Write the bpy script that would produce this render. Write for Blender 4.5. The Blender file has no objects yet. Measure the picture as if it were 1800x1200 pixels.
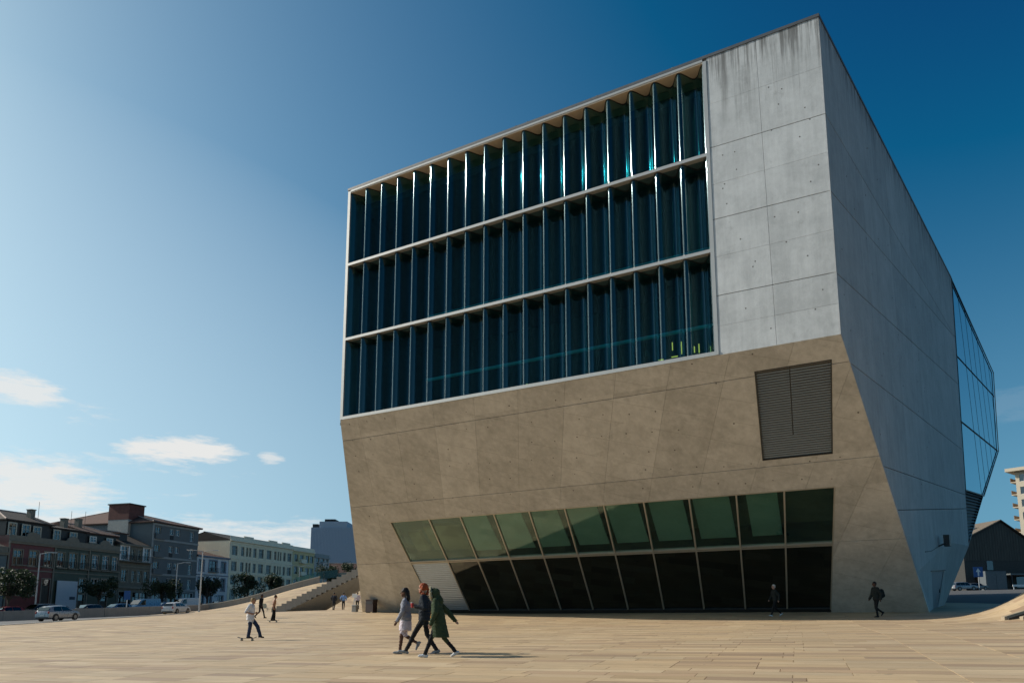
import bpy, bmesh, math, random
import numpy as np
from mathutils import Vector, Matrix
random.seed(7)
R = math.radians
SC = bpy.context.scene
COL = SC.collection

# ------------------------------------------------------------------ camera
cam = bpy.data.cameras.new('camera'); camo = bpy.data.objects.new('camera', cam); COL.objects.link(camo)
cam.sensor_width = 36.0; cam.lens = 26.0; cam.shift_y = 0.1572
cam.clip_start = 0.2; cam.clip_end = 9000
camo.location = (0, 0, 1.55); camo.rotation_euler = (R(90 + 8.746), 0, 0)
SC.camera = camo

# ------------------------------------------------------------------ sun, sky, exposure
SUN_EL, SUN_AZ = R(32.5), R(-77.0)            # azimuth clockwise from +Y (the viewing direction)
sdir = Vector((math.sin(SUN_AZ) * math.cos(SUN_EL), math.cos(SUN_AZ) * math.cos(SUN_EL), math.sin(SUN_EL)))
sl = bpy.data.lights.new('sun', 'SUN'); slo = bpy.data.objects.new('sun', sl); COL.objects.link(slo)
sl.energy = 4.6; sl.angle = R(0.53); sl.color = (1.0, 0.93, 0.82)
slo.location = (-60, 30, 80); slo.rotation_euler = sdir.to_track_quat('Z', 'Y').to_euler()
world = bpy.data.worlds.new('World'); SC.world = world; world.use_nodes = True
world.cycles.sampling_method = 'MANUAL'; world.cycles.sample_map_resolution = 256
SC.view_settings.view_transform = 'Standard'; SC.view_settings.look = 'None'
SC.view_settings.exposure = 0.0; SC.view_settings.gamma = 1.0
SC.cycles.max_bounces = 6; SC.cycles.diffuse_bounces = 3; SC.cycles.glossy_bounces = 3
SC.cycles.transparent_max_bounces = 10
SC.cycles.use_adaptive_sampling = True
SC.cycles.sample_clamp_indirect = 6.0
SC.cycles.caustics_reflective = False; SC.cycles.caustics_refractive = False


class NT:
    """small node-tree writer"""
    def __init__(s, tree): s.t = tree; s.n = tree.nodes; s.l = tree.links
    def node(s, kind, **kw):
        n = s.n.new(kind)
        for k, v in kw.items():
            if k == 'inp':
                for i, x in v.items(): s.put(n.inputs[i], x)
            else: setattr(n, k, v)
        return n
    def put(s, sock, v):
        if isinstance(v, bpy.types.NodeSocket): s.l.new(v, sock)
        elif isinstance(v, bpy.types.Node): s.l.new(v.outputs[0], sock)
        else: sock.default_value = v
    def math(s, op, a, b=0.0, c=None, clamp=False):
        n = s.n.new('ShaderNodeMath'); n.operation = op; n.use_clamp = clamp
        s.put(n.inputs[0], a); s.put(n.inputs[1], b)
        if c is not None: s.put(n.inputs[2], c)
        return n.outputs[0]
    def mix(s, f, a, b, blend='MIX'):
        n = s.n.new('ShaderNodeMix'); n.data_type = 'RGBA'; n.blend_type = blend
        s.put(n.inputs[0], f)
        for i, v in ((6, a), (7, b)):
            if isinstance(v, (tuple, list)) and len(v) == 3: v = tuple(v) + (1.0,)
            s.put(n.inputs[i], v)
        return n.outputs[2]
    def ramp(s, f, stops):
        n = s.n.new('ShaderNodeValToRGB'); e = n.color_ramp.elements
        while len(e) < len(stops): e.new(0.5)
        for x, (p, c) in zip(e, stops):
            x.position = p; x.color = (c, c, c, 1) if isinstance(c, (int, float)) else tuple(c) + (1,)
        s.put(n.inputs[0], f); return n.outputs[0]
    def noise(s, vec=None, scale=5, detail=4, rough=0.55, out=0):
        n = s.n.new('ShaderNodeTexNoise'); n.inputs['Scale'].default_value = scale
        n.inputs['Detail'].default_value = detail; n.inputs['Roughness'].default_value = rough
        if vec is not None: s.l.new(vec, n.inputs['Vector'])
        return n.outputs[out]
    def mapping(s, vec, scale=(1, 1, 1), rot=(0, 0, 0), loc=(0, 0, 0)):
        n = s.n.new('ShaderNodeMapping'); s.l.new(vec, n.inputs[0])
        n.inputs['Scale'].default_value = scale; n.inputs['Rotation'].default_value = rot; n.inputs['Location'].default_value = loc
        return n.outputs[0]
    def sep(s, vec):
        n = s.n.new('ShaderNodeSeparateXYZ'); s.l.new(vec, n.inputs[0]); return n.outputs
    def comb(s, x, y, z):
        n = s.n.new('ShaderNodeCombineXYZ')
        for i, v in enumerate((x, y, z)): s.put(n.inputs[i], v)
        return n.outputs[0]


col_veil = [None]
def build_sky():
    w = NT(world.node_tree); w.n.clear()
    out = w.node('ShaderNodeOutputWorld'); bg = w.node('ShaderNodeBackground')
    sky = w.node('ShaderNodeTexSky'); sky.sky_type = 'NISHITA'; sky.sun_disc = False
    sky.sun_elevation = SUN_EL; sky.sun_rotation = SUN_AZ
    sky.altitude = 0; sky.air_density = 1.0; sky.dust_density = 1.5; sky.ozone_density = 4.0
    # the low haze of this model is left out: the air in the picture is clean down to the roofs
    d0 = w.sep(w.node('ShaderNodeTexCoord').outputs['Generated'])
    zz = w.math('SQRT', w.math('ADD', w.math('MULTIPLY', d0[2], d0[2]), 0.055))
    nv = w.node('ShaderNodeVectorMath', operation='NORMALIZE'); w.l.new(w.comb(d0[0], d0[1], zz), nv.inputs[0])
    w.l.new(nv.outputs[0], sky.inputs['Vector'])
    col = sky.outputs[0]
    # clouds: fair-weather banks low over the western horizon, thinning upward
    d = w.node('ShaderNodeTexCoord').outputs['Generated']
    x, y, z = w.sep(d)[:3]
    az = w.math('ARCTAN2', x, y); el = w.math('ARCSINE', z)
    vec = w.comb(w.math('MULTIPLY', az, 1.0), w.math('MULTIPLY', el, 4.4), 0.0)
    warp = w.noise(vec, 8.0, 5, 0.64)
    fine = w.noise(vec, 30.0, 5, 0.68)
    n1 = w.math('ADD', w.math('MULTIPLY', warp, 0.60), w.math('MULTIPLY', fine, 0.40))
    total = None
    #   azimuth, elevation, half width, half height (degrees), strength
    for (a, e, ra, re, k, bias) in ((-24.9, 11.7, 4.6, 1.15, 1.0, 0.0), (-33.8, 8.5, 5.6, 2.2, 0.9, 0.0), (-34.5, 14.6, 2.6, 1.2, 0.85, 0.05),
                              (-18.4, 11.6, 1.2, 0.5, 0.7, -0.1), (-28.0, 10.5, 15.0, 6.0, 0.62, -0.62), (-34.0, 4.8, 42.0, 2.7, 0.80, 0.0), (36.0, 13.5, 5.0, 1.2, 0.07, 0.0)):
        ex = w.math('DIVIDE', w.math('SUBTRACT', az, R(a)), R(ra))
        ey = w.math('DIVIDE', w.math('SUBTRACT', el, R(e)), R(re))
        r2 = w.math('ADD', w.math('MULTIPLY', ex, ex), w.math('MULTIPLY', ey, ey))
        m = w.math('SUBTRACT', 1.0, r2)
        m = w.math('ADD', w.math('MULTIPLY', m, 0.55), w.math('MULTIPLY', w.math('SUBTRACT', n1, 0.5 - bias / 2.8), 2.8))
        m = w.math('MULTIPLY', w.math('MULTIPLY', m, 2.3, clamp=True), k)
        fall = w.math('SUBTRACT', 1.35, w.math('MULTIPLY', r2, 0.55), clamp=True)
        m = w.math('MULTIPLY', m, fall)
        total = m if total is None else w.math('MAXIMUM', total, m)
    # thin pale veil low on the sunny side
    vx = w.math('DIVIDE', w.math('SUBTRACT', az, R(-38)), R(44)); vy = w.math('DIVIDE', w.math('SUBTRACT', el, R(7)), R(27))
    veil = w.math('SUBTRACT', 1.0, w.math('ADD', w.math('MULTIPLY', vx, vx), w.math('MULTIPLY', vy, vy)), clamp=True)
    col_veil[0] = w.math('MULTIPLY', w.math('POWER', veil, 0.8), 0.36)
    # the cloud's own brightness comes from the sky around it
    lum = w.node('ShaderNodeRGBToBW'); w.put(lum.inputs[0], col)
    return w, out, bg, col, total, lum.outputs[0]


def finish_sky():
    w, out, bg, col, cloud, lum = build_sky()
    # contrast of a polarised, clear-air sky: deeper blue away from the sun
    deep = w.mix(1.0, w.mix(1.0, col, SKY_BLACK, 'SUBTRACT'), SKY_GAIN, 'MULTIPLY')
    deep = w.mix(1.0, deep, w.mix(1.0, col, SKY_FLOOR, 'MULTIPLY'), 'LIGHTEN')
    deep = w.mix(1.0, deep, (13.0, 12.6, 12.0), 'DARKEN')
    deep = w.mix(col_veil[0], deep, (6.0, 7.0, 7.6))
    ccol = w.mix(1.0, w.comb(CLOUD, CLOUD, CLOUD), (1.0, 0.985, 0.955), 'MULTIPLY')
    mixed = w.mix(w.math('MULTIPLY', cloud, 0.92), deep, ccol)
    w.put(bg.inputs[0], mixed); bg.inputs[1].default_value = SKY_STRENGTH
    w.l.new(bg.outputs[0], out.inputs[0])


SKY_BLACK, SKY_GAIN, SKY_FLOOR, SKY_STRENGTH, CLOUD = (0.76, 0.90, 1.25), (1.94, 2.16, 1.72), (0.05, 0.09, 0.12), 0.10, 8.4
finish_sky()

# ------------------------------------------------------------------ object helpers
def tag(o, label=None, cat=None, group=None, kind=None):
    if label: o['label'] = label
    if cat: o['category'] = cat
    if group: o['group'] = group
    if kind: o['kind'] = kind
    return o

def empty(name, loc=(0, 0, 0), rz=0.0, label=None, cat=None, group=None):
    o = bpy.data.objects.new(name, None); COL.objects.link(o); o.empty_display_size = 0.3
    o.location = loc; o.rotation_euler = (0, 0, rz)
    return tag(o, label, cat, group)

def link(name, me, parent=None, loc=None):
    o = bpy.data.objects.new(name, me); COL.objects.link(o); o.parent = parent
    if loc is not None: o.location = loc
    return o

def copy_tree(o, parent=None):
    c = o.copy(); COL.objects.link(c); c.parent = parent
    for ch in [k for k in o.children]: copy_tree(ch, c)
    return c

class MB:
    """collects simple solids, then links them as one mesh"""
    def __init__(s): s.v = []; s.f = []; s.m = []; s.uv = {}
    def add(s, vs, fs, mi=0):
        b = len(s.v); s.v += [tuple(v) for v in vs]
        for f in fs: s.f.append([b + i for i in f]); s.m.append(mi)
        return s
    def box(s, lo, hi, mi=0):
        x0, y0, z0 = lo; x1, y1, z1 = hi
        return s.add([(x0, y0, z0), (x1, y0, z0), (x1, y1, z0), (x0, y1, z0), (x0, y0, z1), (x1, y0, z1), (x1, y1, z1), (x0, y1, z1)],
                     [(0, 3, 2, 1), (4, 5, 6, 7), (0, 1, 5, 4), (1, 2, 6, 5), (2, 3, 7, 6), (3, 0, 4, 7)], mi)
    def obox(s, o, a, b, c, mi=0):
        """box from corner o with edge vectors a, b, c"""
        o, a, b, c = map(Vector, (o, a, b, c))
        if a.cross(b).dot(c) < 0: a, b = b, a
        p = [o, o + a, o + a + b, o + b]; p += [q + c for q in p]
        return s.add(p, [(0, 3, 2, 1), (4, 5, 6, 7), (0, 1, 5, 4), (1, 2, 6, 5), (2, 3, 7, 6), (3, 0, 4, 7)], mi)
    def prism(s, poly, ext, mi=0):
        """planar polygon extruded by vector ext"""
        n = len(poly); e = Vector(ext); P = [Vector(p) for p in poly]
        nn = Vector((0, 0, 0))
        for i in range(n): nn += P[i].cross(P[(i + 1) % n])
        if nn.dot(e) > 0: P.reverse()
        return s.add(P + [p + e for p in P], [list(range(n)), list(range(2 * n - 1, n - 1, -1))] +
                     [(i, i + n, (i + 1) % n + n, (i + 1) % n) for i in range(n)], mi)
    def cyl(s, p0, p1, r0, r1=None, n=10, mi=0, caps=True):
        r1 = r0 if r1 is None else r1
        p0, p1 = Vector(p0), Vector(p1); d = (p1 - p0).normalized()
        a = d.orthogonal().normalized(); b = d.cross(a)
        vs = []
        for p, r in ((p0, r0), (p1, r1)):
            vs += [p + (a * math.cos(2 * math.pi * i / n) + b * math.sin(2 * math.pi * i / n)) * r for i in range(n)]
        fs = [(i, (i + 1) % n, (i + 1) % n + n, i + n) for i in range(n)]
        if caps: fs += [list(range(n - 1, -1, -1)), list(range(n, 2 * n))]
        return s.add(vs, fs, mi)
    def tube(s, pts, r, n=8, mi=0):
        for i in range(len(pts) - 1):
            r0 = r[i] if isinstance(r, (list, tuple)) else r; r1 = r[i + 1] if isinstance(r, (list, tuple)) else r
            s.cyl(pts[i], pts[i + 1], r0, r1, n, mi)
        return s
    def loft(s, rings, mi=0, cap=True):
        n = len(rings[0]); vs = [p for r in rings for p in r]; fs = []
        for k in range(len(rings) - 1):
            for i in range(n):
                j = (i + 1) % n
                fs.append((k * n + i, k * n + j, (k + 1) * n + j, (k + 1) * n + i))
        if cap: fs += [list(range(n - 1, -1, -1)), list(range((len(rings) - 1) * n, len(rings) * n))]
        return s.add(vs, fs, mi)
    def ball(s, c, r, n=10, m=6, mi=0):
        c = Vector(c); r = (r, r, r) if isinstance(r, (int, float)) else r
        vs = [c + Vector((0, 0, r[2]))]
        for k in range(1, m):
            t = math.pi * k / m
            vs += [c + Vector((r[0] * math.sin(t) * math.cos(2 * math.pi * i / n), r[1] * math.sin(t) * math.sin(2 * math.pi * i / n), r[2] * math.cos(t))) for i in range(n)]
        vs.append(c - Vector((0, 0, r[2]))); fs = []
        for i in range(n): fs.append((0, 1 + i, 1 + (i + 1) % n))
        for k in range(m - 2):
            for i in range(n):
                a = 1 + k * n + i; b = 1 + k * n + (i + 1) % n
                fs.append((a, a + n, b + n, b))
        L = len(vs) - 1
        for i in range(n): fs.append((L, 1 + (m - 2) * n + (i + 1) % n, 1 + (m - 2) * n + i))
        return s.add(vs, fs, mi)
    def mesh(s, name, mats, smooth=False, off=None):
        me = bpy.data.meshes.new(name)
        vs = s.v if off is None else [(a - off[0], b - off[1], c - off[2]) for a, b, c in s.v]
        me.from_pydata(vs, [], s.f)
        for m in (mats if isinstance(mats, (list, tuple)) else [mats]): me.materials.append(m)
        if any(s.m): me.polygons.foreach_set('material_index', s.m)
        if smooth: me.polygons.foreach_set('use_smooth', [True] * len(me.polygons))
        me.update(); return me
    def build(s, name, mats, parent=None, smooth=False, off=None, loc=None):
        return link(name, s.mesh(name, mats, smooth, off), parent, loc)

# ------------------------------------------------------------------ materials
MATS = {}
def mat(name, color, rough=0.7, metal=0.0, var=0.12, scale=3.0, bump=0.0, bscale=30.0, spec=0.5, objrand=0.0, streak=0.0):
    """plain procedural surface: two-scale noise over a base colour, optional streaks and relief"""
    if name in MATS: return MATS[name]
    m = bpy.data.materials.new(name); m.use_nodes = True; t = NT(m.node_tree); t.n.clear()
    out = t.node('ShaderNodeOutputMaterial'); b = t.node('ShaderNodeBsdfPrincipled')
    co = t.node('ShaderNodeTexCoord').outputs['Object']
    n1 = t.noise(co, scale, 5, 0.6); n2 = t.noise(co, scale * 7.3, 4, 0.6)
    f = t.math('ADD', t.math('MULTIPLY', n1, 0.65), t.math('MULTIPLY', n2, 0.35))
    if streak:
        st = t.noise(t.mapping(co, (4, 4, 0.25)), 2.0, 5, 0.6)
        f = t.math('ADD', t.math('MULTIPLY', f, 1 - streak), t.math('MULTIPLY', st, streak))
    if objrand:
        oi = t.node('ShaderNodeObjectInfo').outputs['Random']
        f = t.math('ADD', f, t.math('MULTIPLY', t.math('SUBTRACT', oi, 0.5), objrand))
    lo = tuple(c * (1 - var * 2.2) for c in color); hi = tuple(min(1, c * (1 + var * 2.2)) for c in color)
    t.put(b.inputs['Base Color'], t.mix(t.math('MULTIPLY', t.math('SUBTRACT', f, 0.2), 1.6, clamp=True), lo, hi))
    t.put(b.inputs['Roughness'], t.math('ADD', rough - 0.08, t.math('MULTIPLY', n2, 0.16), clamp=True))
    b.inputs['Metallic'].default_value = metal; b.inputs['Specular IOR Level'].default_value = spec
    if bump:
        bp = t.node('ShaderNodeBump'); bp.inputs['Strength'].default_value = bump; bp.inputs['Distance'].default_value = 0.02
        t.put(bp.inputs['Height'], t.noise(co, bscale, 4, 0.6)); t.l.new(bp.outputs[0], b.inputs['Normal'])
    t.l.new(b.outputs[0], out.inputs[0]); MATS[name] = m
    return m

def glass_mat(name, tint, refl=(0.9, 0.95, 1.0), base=0.06, rough=0.015, power=4.0, ripple=0.0, rscale=0.6):
    """a pane: part mirror (rising towards grazing angles), part tinted see-through"""
    if name in MATS: return MATS[name]
    m = bpy.data.materials.new(name); m.use_nodes = True; t = NT(m.node_tree); t.n.clear()
    out = t.node('ShaderNodeOutputMaterial')
    tr = t.node('ShaderNodeBsdfTransparent'); tr.inputs[0].default_value = tuple(tint) + (1,)
    gl = t.node('ShaderNodeBsdfGlossy'); gl.inputs[0].default_value = tuple(refl) + (1,); gl.inputs['Roughness'].default_value = rough
    lw = t.node('ShaderNodeLayerWeight'); lw.inputs[0].default_value = 0.5
    if ripple:
        co = t.node('ShaderNodeTexCoord').outputs['Object']
        bp = t.node('ShaderNodeBump'); bp.inputs['Strength'].default_value = ripple; bp.inputs['Distance'].default_value = 0.05
        t.put(bp.inputs['Height'], t.noise(co, rscale, 2, 0.5)); t.l.new(bp.outputs[0], gl.inputs['Normal'])
    f = t.math('ADD', base, t.math('MULTIPLY', t.math('POWER', lw.outputs['Facing'], power), 1.0 - base), clamp=True)
    mx = t.node('ShaderNodeMixShader'); t.put(mx.inputs[0], f)
    t.l.new(tr.outputs[0], mx.inputs[1]); t.l.new(gl.outputs[0], mx.inputs[2]); t.l.new(mx.outputs[0], out.inputs[0])
    MATS[name] = m; return m

def emit_mat(name, color, k):
    m = bpy.data.materials.new(name); m.use_nodes = True; t = NT(m.node_tree); t.n.clear()
    out = t.node('ShaderNodeOutputMaterial'); e = t.node('ShaderNodeEmission')
    e.inputs[0].default_value = tuple(color) + (1,); e.inputs[1].default_value = k
    t.l.new(e.outputs[0], out.inputs[0]); return m

def concrete_mat(name, lo, hi, streak=0.5, topstain=None):
    m = bpy.data.materials.new(name); m.use_nodes = True; t = NT(m.node_tree); t.n.clear()
    out = t.node('ShaderNodeOutputMaterial'); b = t.node('ShaderNodeBsdfPrincipled')
    co = t.node('ShaderNodeTexCoord').outputs['Object']; oi = t.node('ShaderNodeObjectInfo').outputs['Random']
    n1 = t.noise(co, 0.55, 4, 0.62); n2 = t.noise(co, 3.1, 4, 0.65); n3 = t.noise(co, 17, 2, 0.6)
    st = t.noise(t.mapping(co, (1.6, 1.6, 0.10)), 1.6, 4, 0.65)
    f = t.math('ADD', t.math('ADD', t.math('MULTIPLY', n1, 0.36), t.math('MULTIPLY', n2, 0.22)),
               t.math('ADD', t.math('MULTIPLY', n3, 0.10), t.math('MULTIPLY', st, 0.32)))
    f = t.math('ADD', f, t.math('MULTIPLY', t.math('SUBTRACT', oi, 0.5), 0.10))
    col = t.mix(t.ramp(f, ((0.38, 0.0), (0.62, 1.0))), lo, hi)
    # blotches of cement bloom and damp with ragged outlines
    bl = t.ramp(t.noise(co, 0.9, 5, 0.72), ((0.60, 0.0), (0.68, 1.0)))
    col = t.mix(t.math('MULTIPLY', bl, 0.34), col, tuple(c * 0.72 for c in lo))
    vor = t.noise(t.mapping(co, (1, 1, 1), loc=(7, 3, 1)), 2.2, 5, 0.75)
    col = t.mix(t.math('MULTIPLY', t.ramp(vor, ((0.63, 0.0), (0.70, 1.0))), 0.18), col, tuple(min(1, c * 1.25) for c in hi))
    if topstain:
        # rain runs down from the coping: dark ragged streaks that thin out downward
        z0, z1 = topstain
        z = t.sep(co)[2]
        g = t.math('DIVIDE', t.math('SUBTRACT', z, z0), z1 - z0, clamp=True)
        s2 = t.noise(t.mapping(co, (3.0, 3.0, 0.12)), 1.5, 4, 0.7)
        s3 = t.math('MULTIPLY', t.ramp(t.math('ADD', s2, t.math('MULTIPLY', g, 0.14)), ((0.56, 0.0), (0.72, 1.0))), t.math('POWER', g, 1.3))
        col = t.mix(t.math('MULTIPLY', s3, 0.85), col, (0.085, 0.085, 0.08))
    t.put(b.inputs['Base Color'], col)
    t.put(b.inputs['Roughness'], t.math('ADD', 0.62, t.math('MULTIPLY', n2, 0.2)))
    b.inputs['Specular IOR Level'].default_value = 0.35
    bp = t.node('ShaderNodeBump'); bp.inputs['Strength'].default_value = 0.35; bp.inputs['Distance'].default_value = 0.03
    hgt = t.math('ADD', t.math('MULTIPLY', n3, 0.5), t.math('ADD', t.math('MULTIPLY', n2, 0.6), 0.0))
    t.put(bp.inputs['Height'], hgt); t.l.new(bp.outputs[0], b.inputs['Normal'])
    t.l.new(b.outputs[0], out.inputs[0]); MATS[name] = m; return m
# ------------------------------------------------------------------ ground shape (gently tilted, wavy plaza)
def sstep(a, b, x):
    t = min(1.0, max(0.0, (x - a) / (b - a))); return t * t * (3 - 2 * t)
def G0(x, y):
    yy = y if y < 140 else 140 + 20 * (1 - math.exp(-(y - 140) / 20))
    yy = max(yy, -40); xx = max(-130.0, min(130.0, x))
    z = 0.0238 * xx + 0.032 * yy - 0.28 * sstep(20, 36, y) + 0.12 * sstep(40, 50, y)
    return z
def G(x, y):
    z = G0(x, y)
    z += 0.40 * math.exp(-((x + 19) / 14) ** 2 - ((y - 70) / 18) ** 2)
    z += 3.0 * math.exp(-((x - 26.5) / 3.4) ** 2 - ((y - 33.0) / 3.4) ** 2)      # the paving lifts at the east corner
    return z
def Gn(x, y, h=0.2):
    return Vector((-(G(x + h, y) - G(x - h, y)) / (2 * h), -(G(x, y + h) - G(x, y - h)) / (2 * h), 1)).normalized()

def sheet(name, xs, ys, off, m, inside=None, kind='structure', gf=None):
    mb = MB(); idx = {}
    for i, x in enumerate(xs):
        for j, y in enumerate(ys):
            idx[i, j] = len(mb.v); mb.v.append((x, y, (gf or G)(x, y) + off))
    for i in range(len(xs) - 1):
        for j in range(len(ys) - 1):
            if inside and not inside((xs[i] + xs[i + 1]) / 2, (ys[j] + ys[j + 1]) / 2): continue
            mb.f.append([idx[i, j], idx[i + 1, j], idx[i + 1, j + 1], idx[i, j + 1]]); mb.m.append(0)
    o = mb.build(name, m, None, True); tag(o, kind=kind); return o

def frange(a, b, st): 
    n = max(1, int(round((b - a) / st))); return [a + (b - a) * i / n for i in range(n + 1)]

asphalt = mat('asphalt', (0.085, 0.085, 0.085), 0.85, var=0.15, scale=0.4, bump=0.3, bscale=40)
far_earth = mat('town_ground', (0.13, 0.125, 0.115), 0.9, var=0.2, scale=0.05)
gx = [-4000, -2000, -1000, -500, -250] + frange(-160, 160, 5) + [250, 500, 1000, 2000, 4000]
gy = [-1500, -500, -150] + frange(-40, 240, 5) + [320, 500, 900, 1800, 4500]
tag(sheet('ground', gx, gy, -0.09, far_earth, gf=G0), 'grey town ground stretching out beyond the plaza to the horizon', 'ground')

def travertine(name, mode):
    m = bpy.data.materials.new(name); m.use_nodes = True; t = NT(m.node_tree); t.n.clear()
    out = t.node('ShaderNodeOutputMaterial'); b = t.node('ShaderNodeBsdfPrincipled')
    tc = t.node('ShaderNodeTexCoord')
    if mode == 'sheet':
        co = t.mapping(tc.outputs['Object'], (1, 1, 1), (0, 0, R(21)))
        br = t.node('ShaderNodeTexBrick'); br.offset = 0.37; br.inputs['Scale'].default_value = 1.0
        br.inputs['Brick Width'].default_value = 1.3; br.inputs['Row Height'].default_value = 0.5
        br.inputs['Mortar Size'].default_value = 0.004; br.inputs['Color1'].default_value = (0, 0, 0, 1); br.inputs['Color2'].default_value = (1, 1, 1, 1)
        t.l.new(co, br.inputs['Vector']); rnd = t.math('MULTIPLY', br.outputs['Color'], 1.0)
        uv = co
    else:
        rnd = t.node('ShaderNodeObjectInfo').outputs['Random'] if mode == 'object' else t.node('ShaderNodeNewGeometry').outputs['Random Per Island']
        uv = t.node('ShaderNodeVectorMath', operation='ADD')
        t.l.new(tc.outputs['UV'], uv.inputs[0]); k = t.math('MULTIPLY', rnd, 173.0); t.l.new(t.comb(k, t.math('MULTIPLY', rnd, 71.0), 0.0), uv.inputs[1])
        uv = uv.outputs[0]
    grain = t.noise(t.mapping(uv, (0.9, 9.0, 1.0)), 1.4, 6, 0.65)
    veil = t.noise(uv, 0.8, 4, 0.6); pores = t.noise(t.mapping(uv, (6, 26, 1)), 3.0, 3, 0.7)
    hue = t.math('FRACT', t.math('MULTIPLY', rnd, 13.7)); val = t.math('FRACT', t.math('MULTIPLY', rnd, 57.3))
    c = t.ramp(hue, ((0.0, (0.52, 0.375, 0.215)), (0.35, (0.57, 0.425, 0.25)), (0.70, (0.59, 0.46, 0.29)), (0.82, (0.47, 0.33, 0.20)), (1.0, (0.37, 0.26, 0.17))))
    c = t.mix(t.math('MULTIPLY', t.ramp(grain, ((0.32, 0.0), (0.68, 1.0))), 0.62), c, (0.36, 0.25, 0.15))
    k = t.math('ADD', 0.79, t.math('ADD', t.math('MULTIPLY', val, 0.24), t.math('MULTIPLY', veil, 0.22)))
    c = t.mix(1.0, c, t.comb(k, k, k), 'MULTIPLY')
    c = t.mix(t.math('MULTIPLY', t.ramp(pores, ((0.64, 0.0), (0.72, 1.0))), 0.35), c, (0.17, 0.12, 0.08))
    # foot-worn grime across many slabs
    gr = t.noise(tc.outputs['Object'] if mode != 'object' else t.node('ShaderNodeNewGeometry').outputs['Position'], 0.16, 6, 0.62)
    c = t.mix(t.math('MULTIPLY', t.ramp(gr, ((0.45, 0.0), (0.72, 1.0))), 0.30), c, (0.26, 0.21, 0.155))
    spots = t.noise(tc.outputs['Object'] if mode != 'object' else t.node('ShaderNodeNewGeometry').outputs['Position'], 2.6, 3, 0.5)
    c = t.mix(t.math('MULTIPLY', t.ramp(spots, ((0.70, 0.0), (0.74, 1.0))), 0.45), c, (0.12, 0.10, 0.08))
    t.put(b.inputs['Base Color'], c)
    t.put(b.inputs['Roughness'], t.math('ADD', 0.5, t.math('MULTIPLY', grain, 0.25))); b.inputs['Specular IOR Level'].default_value = 0.35
    bp = t.node('ShaderNodeBump'); bp.inputs['Strength'].default_value = 0.25; bp.inputs['Distance'].default_value = 0.01
    t.put(bp.inputs['Height'], t.math('ADD', grain, t.math('MULTIPLY', pores, -0.5))); t.l.new(bp.outputs[0], b.inputs['Normal'])
    t.l.new(b.outputs[0], out.inputs[0]); return m

trav_sheet = travertine('travertine_far', 'sheet')
trav_obj = travertine('travertine_slab', 'object')
trav_isl = travertine('travertine_slabs', 'island')
mortar = mat('mortar', (0.17, 0.13, 0.09), 0.9, var=0.2)

# street lane west of the plaza and the roads beyond
def edge_x(y): return -41.2 + 0.4 * math.sin(y * 0.06)
def in_plaza(x, y): return edge_x(y) < x < 36 and -14 < y < 112
road = sheet('road', frange(-118, -38, 4) , frange(-30, 240, 5), -0.02, mat('road_asphalt', (0.14, 0.138, 0.132), 0.8, var=0.15, scale=0.3, bump=0.3, bscale=30))
tag(road, 'pale worn asphalt road passing the plaza on its left', 'road')
road2 = sheet('road', frange(35, 131, 4), frange(-40, 190, 5), -0.03, asphalt); tag(road2, 'dark side street climbing behind the concert hall on the right', 'road')

plaza = sheet('plaza', [edge_x(0)] + frange(-40, 36.5, 0.9), frange(-14, 112, 0.9), 0.0, trav_sheet)
tag(plaza, 'travertine paved plaza tilting up towards the concert hall', 'plaza')

# slabs: rows run along B, seams run away along A
A_ = Vector((math.sin(R(21)), math.cos(R(21)))); B_ = Vector((math.cos(R(21)), -math.sin(R(21))))
SL, SW, GAP, TH = 1.62, 0.46, 0.014, 0.012
def slab_mesh():
    mb = MB().box((-(SL - GAP) / 2, -(SW - GAP) / 2, -0.03), ((SL - GAP) / 2, (SW - GAP) / 2, TH))
    me = mb.mesh('paving_slab', trav_obj); uv = me.uv_layers.new(name='UVMap')
    for l in me.loops:
        v = me.vertices[l.vertex_index].co; uv.data[l.index].uv = (v.x, v.y)
    return me
slabs = []
rs = random.Random(3)
for i in range(-10, 190):
    row_off = rs.choice((0.0, 0.0, 0.43, 0.65, 0.87)) if True else 0
    for j in range(-60, 60):
        p = A_ * (i * SW) + B_ * (j * SL)
        # a lane of unbroken seams, staggered courses either side
        lane = 1.5 < p.dot(B_) < 9.5
        if not lane: p = p + B_ * row_off
        x, y = p.x, p.y
        if y < 10.5 or y > 62 or abs(x) > 0.76 * y + 2 or not in_plaza(x, y): continue
        if x > 19.3 and y > 25: continue
        slabs.append((y * y + x * x * 0.3, x, y))
slabs.sort()
slab_me = slab_mesh()
def slab_matrix(x, y):
    n = Gn(x, y); bx = Vector((B_.x, B_.y, 0)); bx = (bx - n * bx.dot(n)).normalized(); ay = n.cross(bx)
    return Matrix(((bx.x, ay.x, n.x, x), (bx.y, ay.y, n.y, y), (bx.z, ay.z, n.z, G(x, y)), (0, 0, 0, 1)))
for k, (_, x, y) in enumerate(slabs[:300]):
    o = link('paving_slab', slab_me, plaza); M = slab_matrix(x, y)
    o.matrix_basis = M @ Matrix.Translation((0, 0, rs.uniform(-0.002, 0.002)))
mb = MB(); uvs = []
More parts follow.
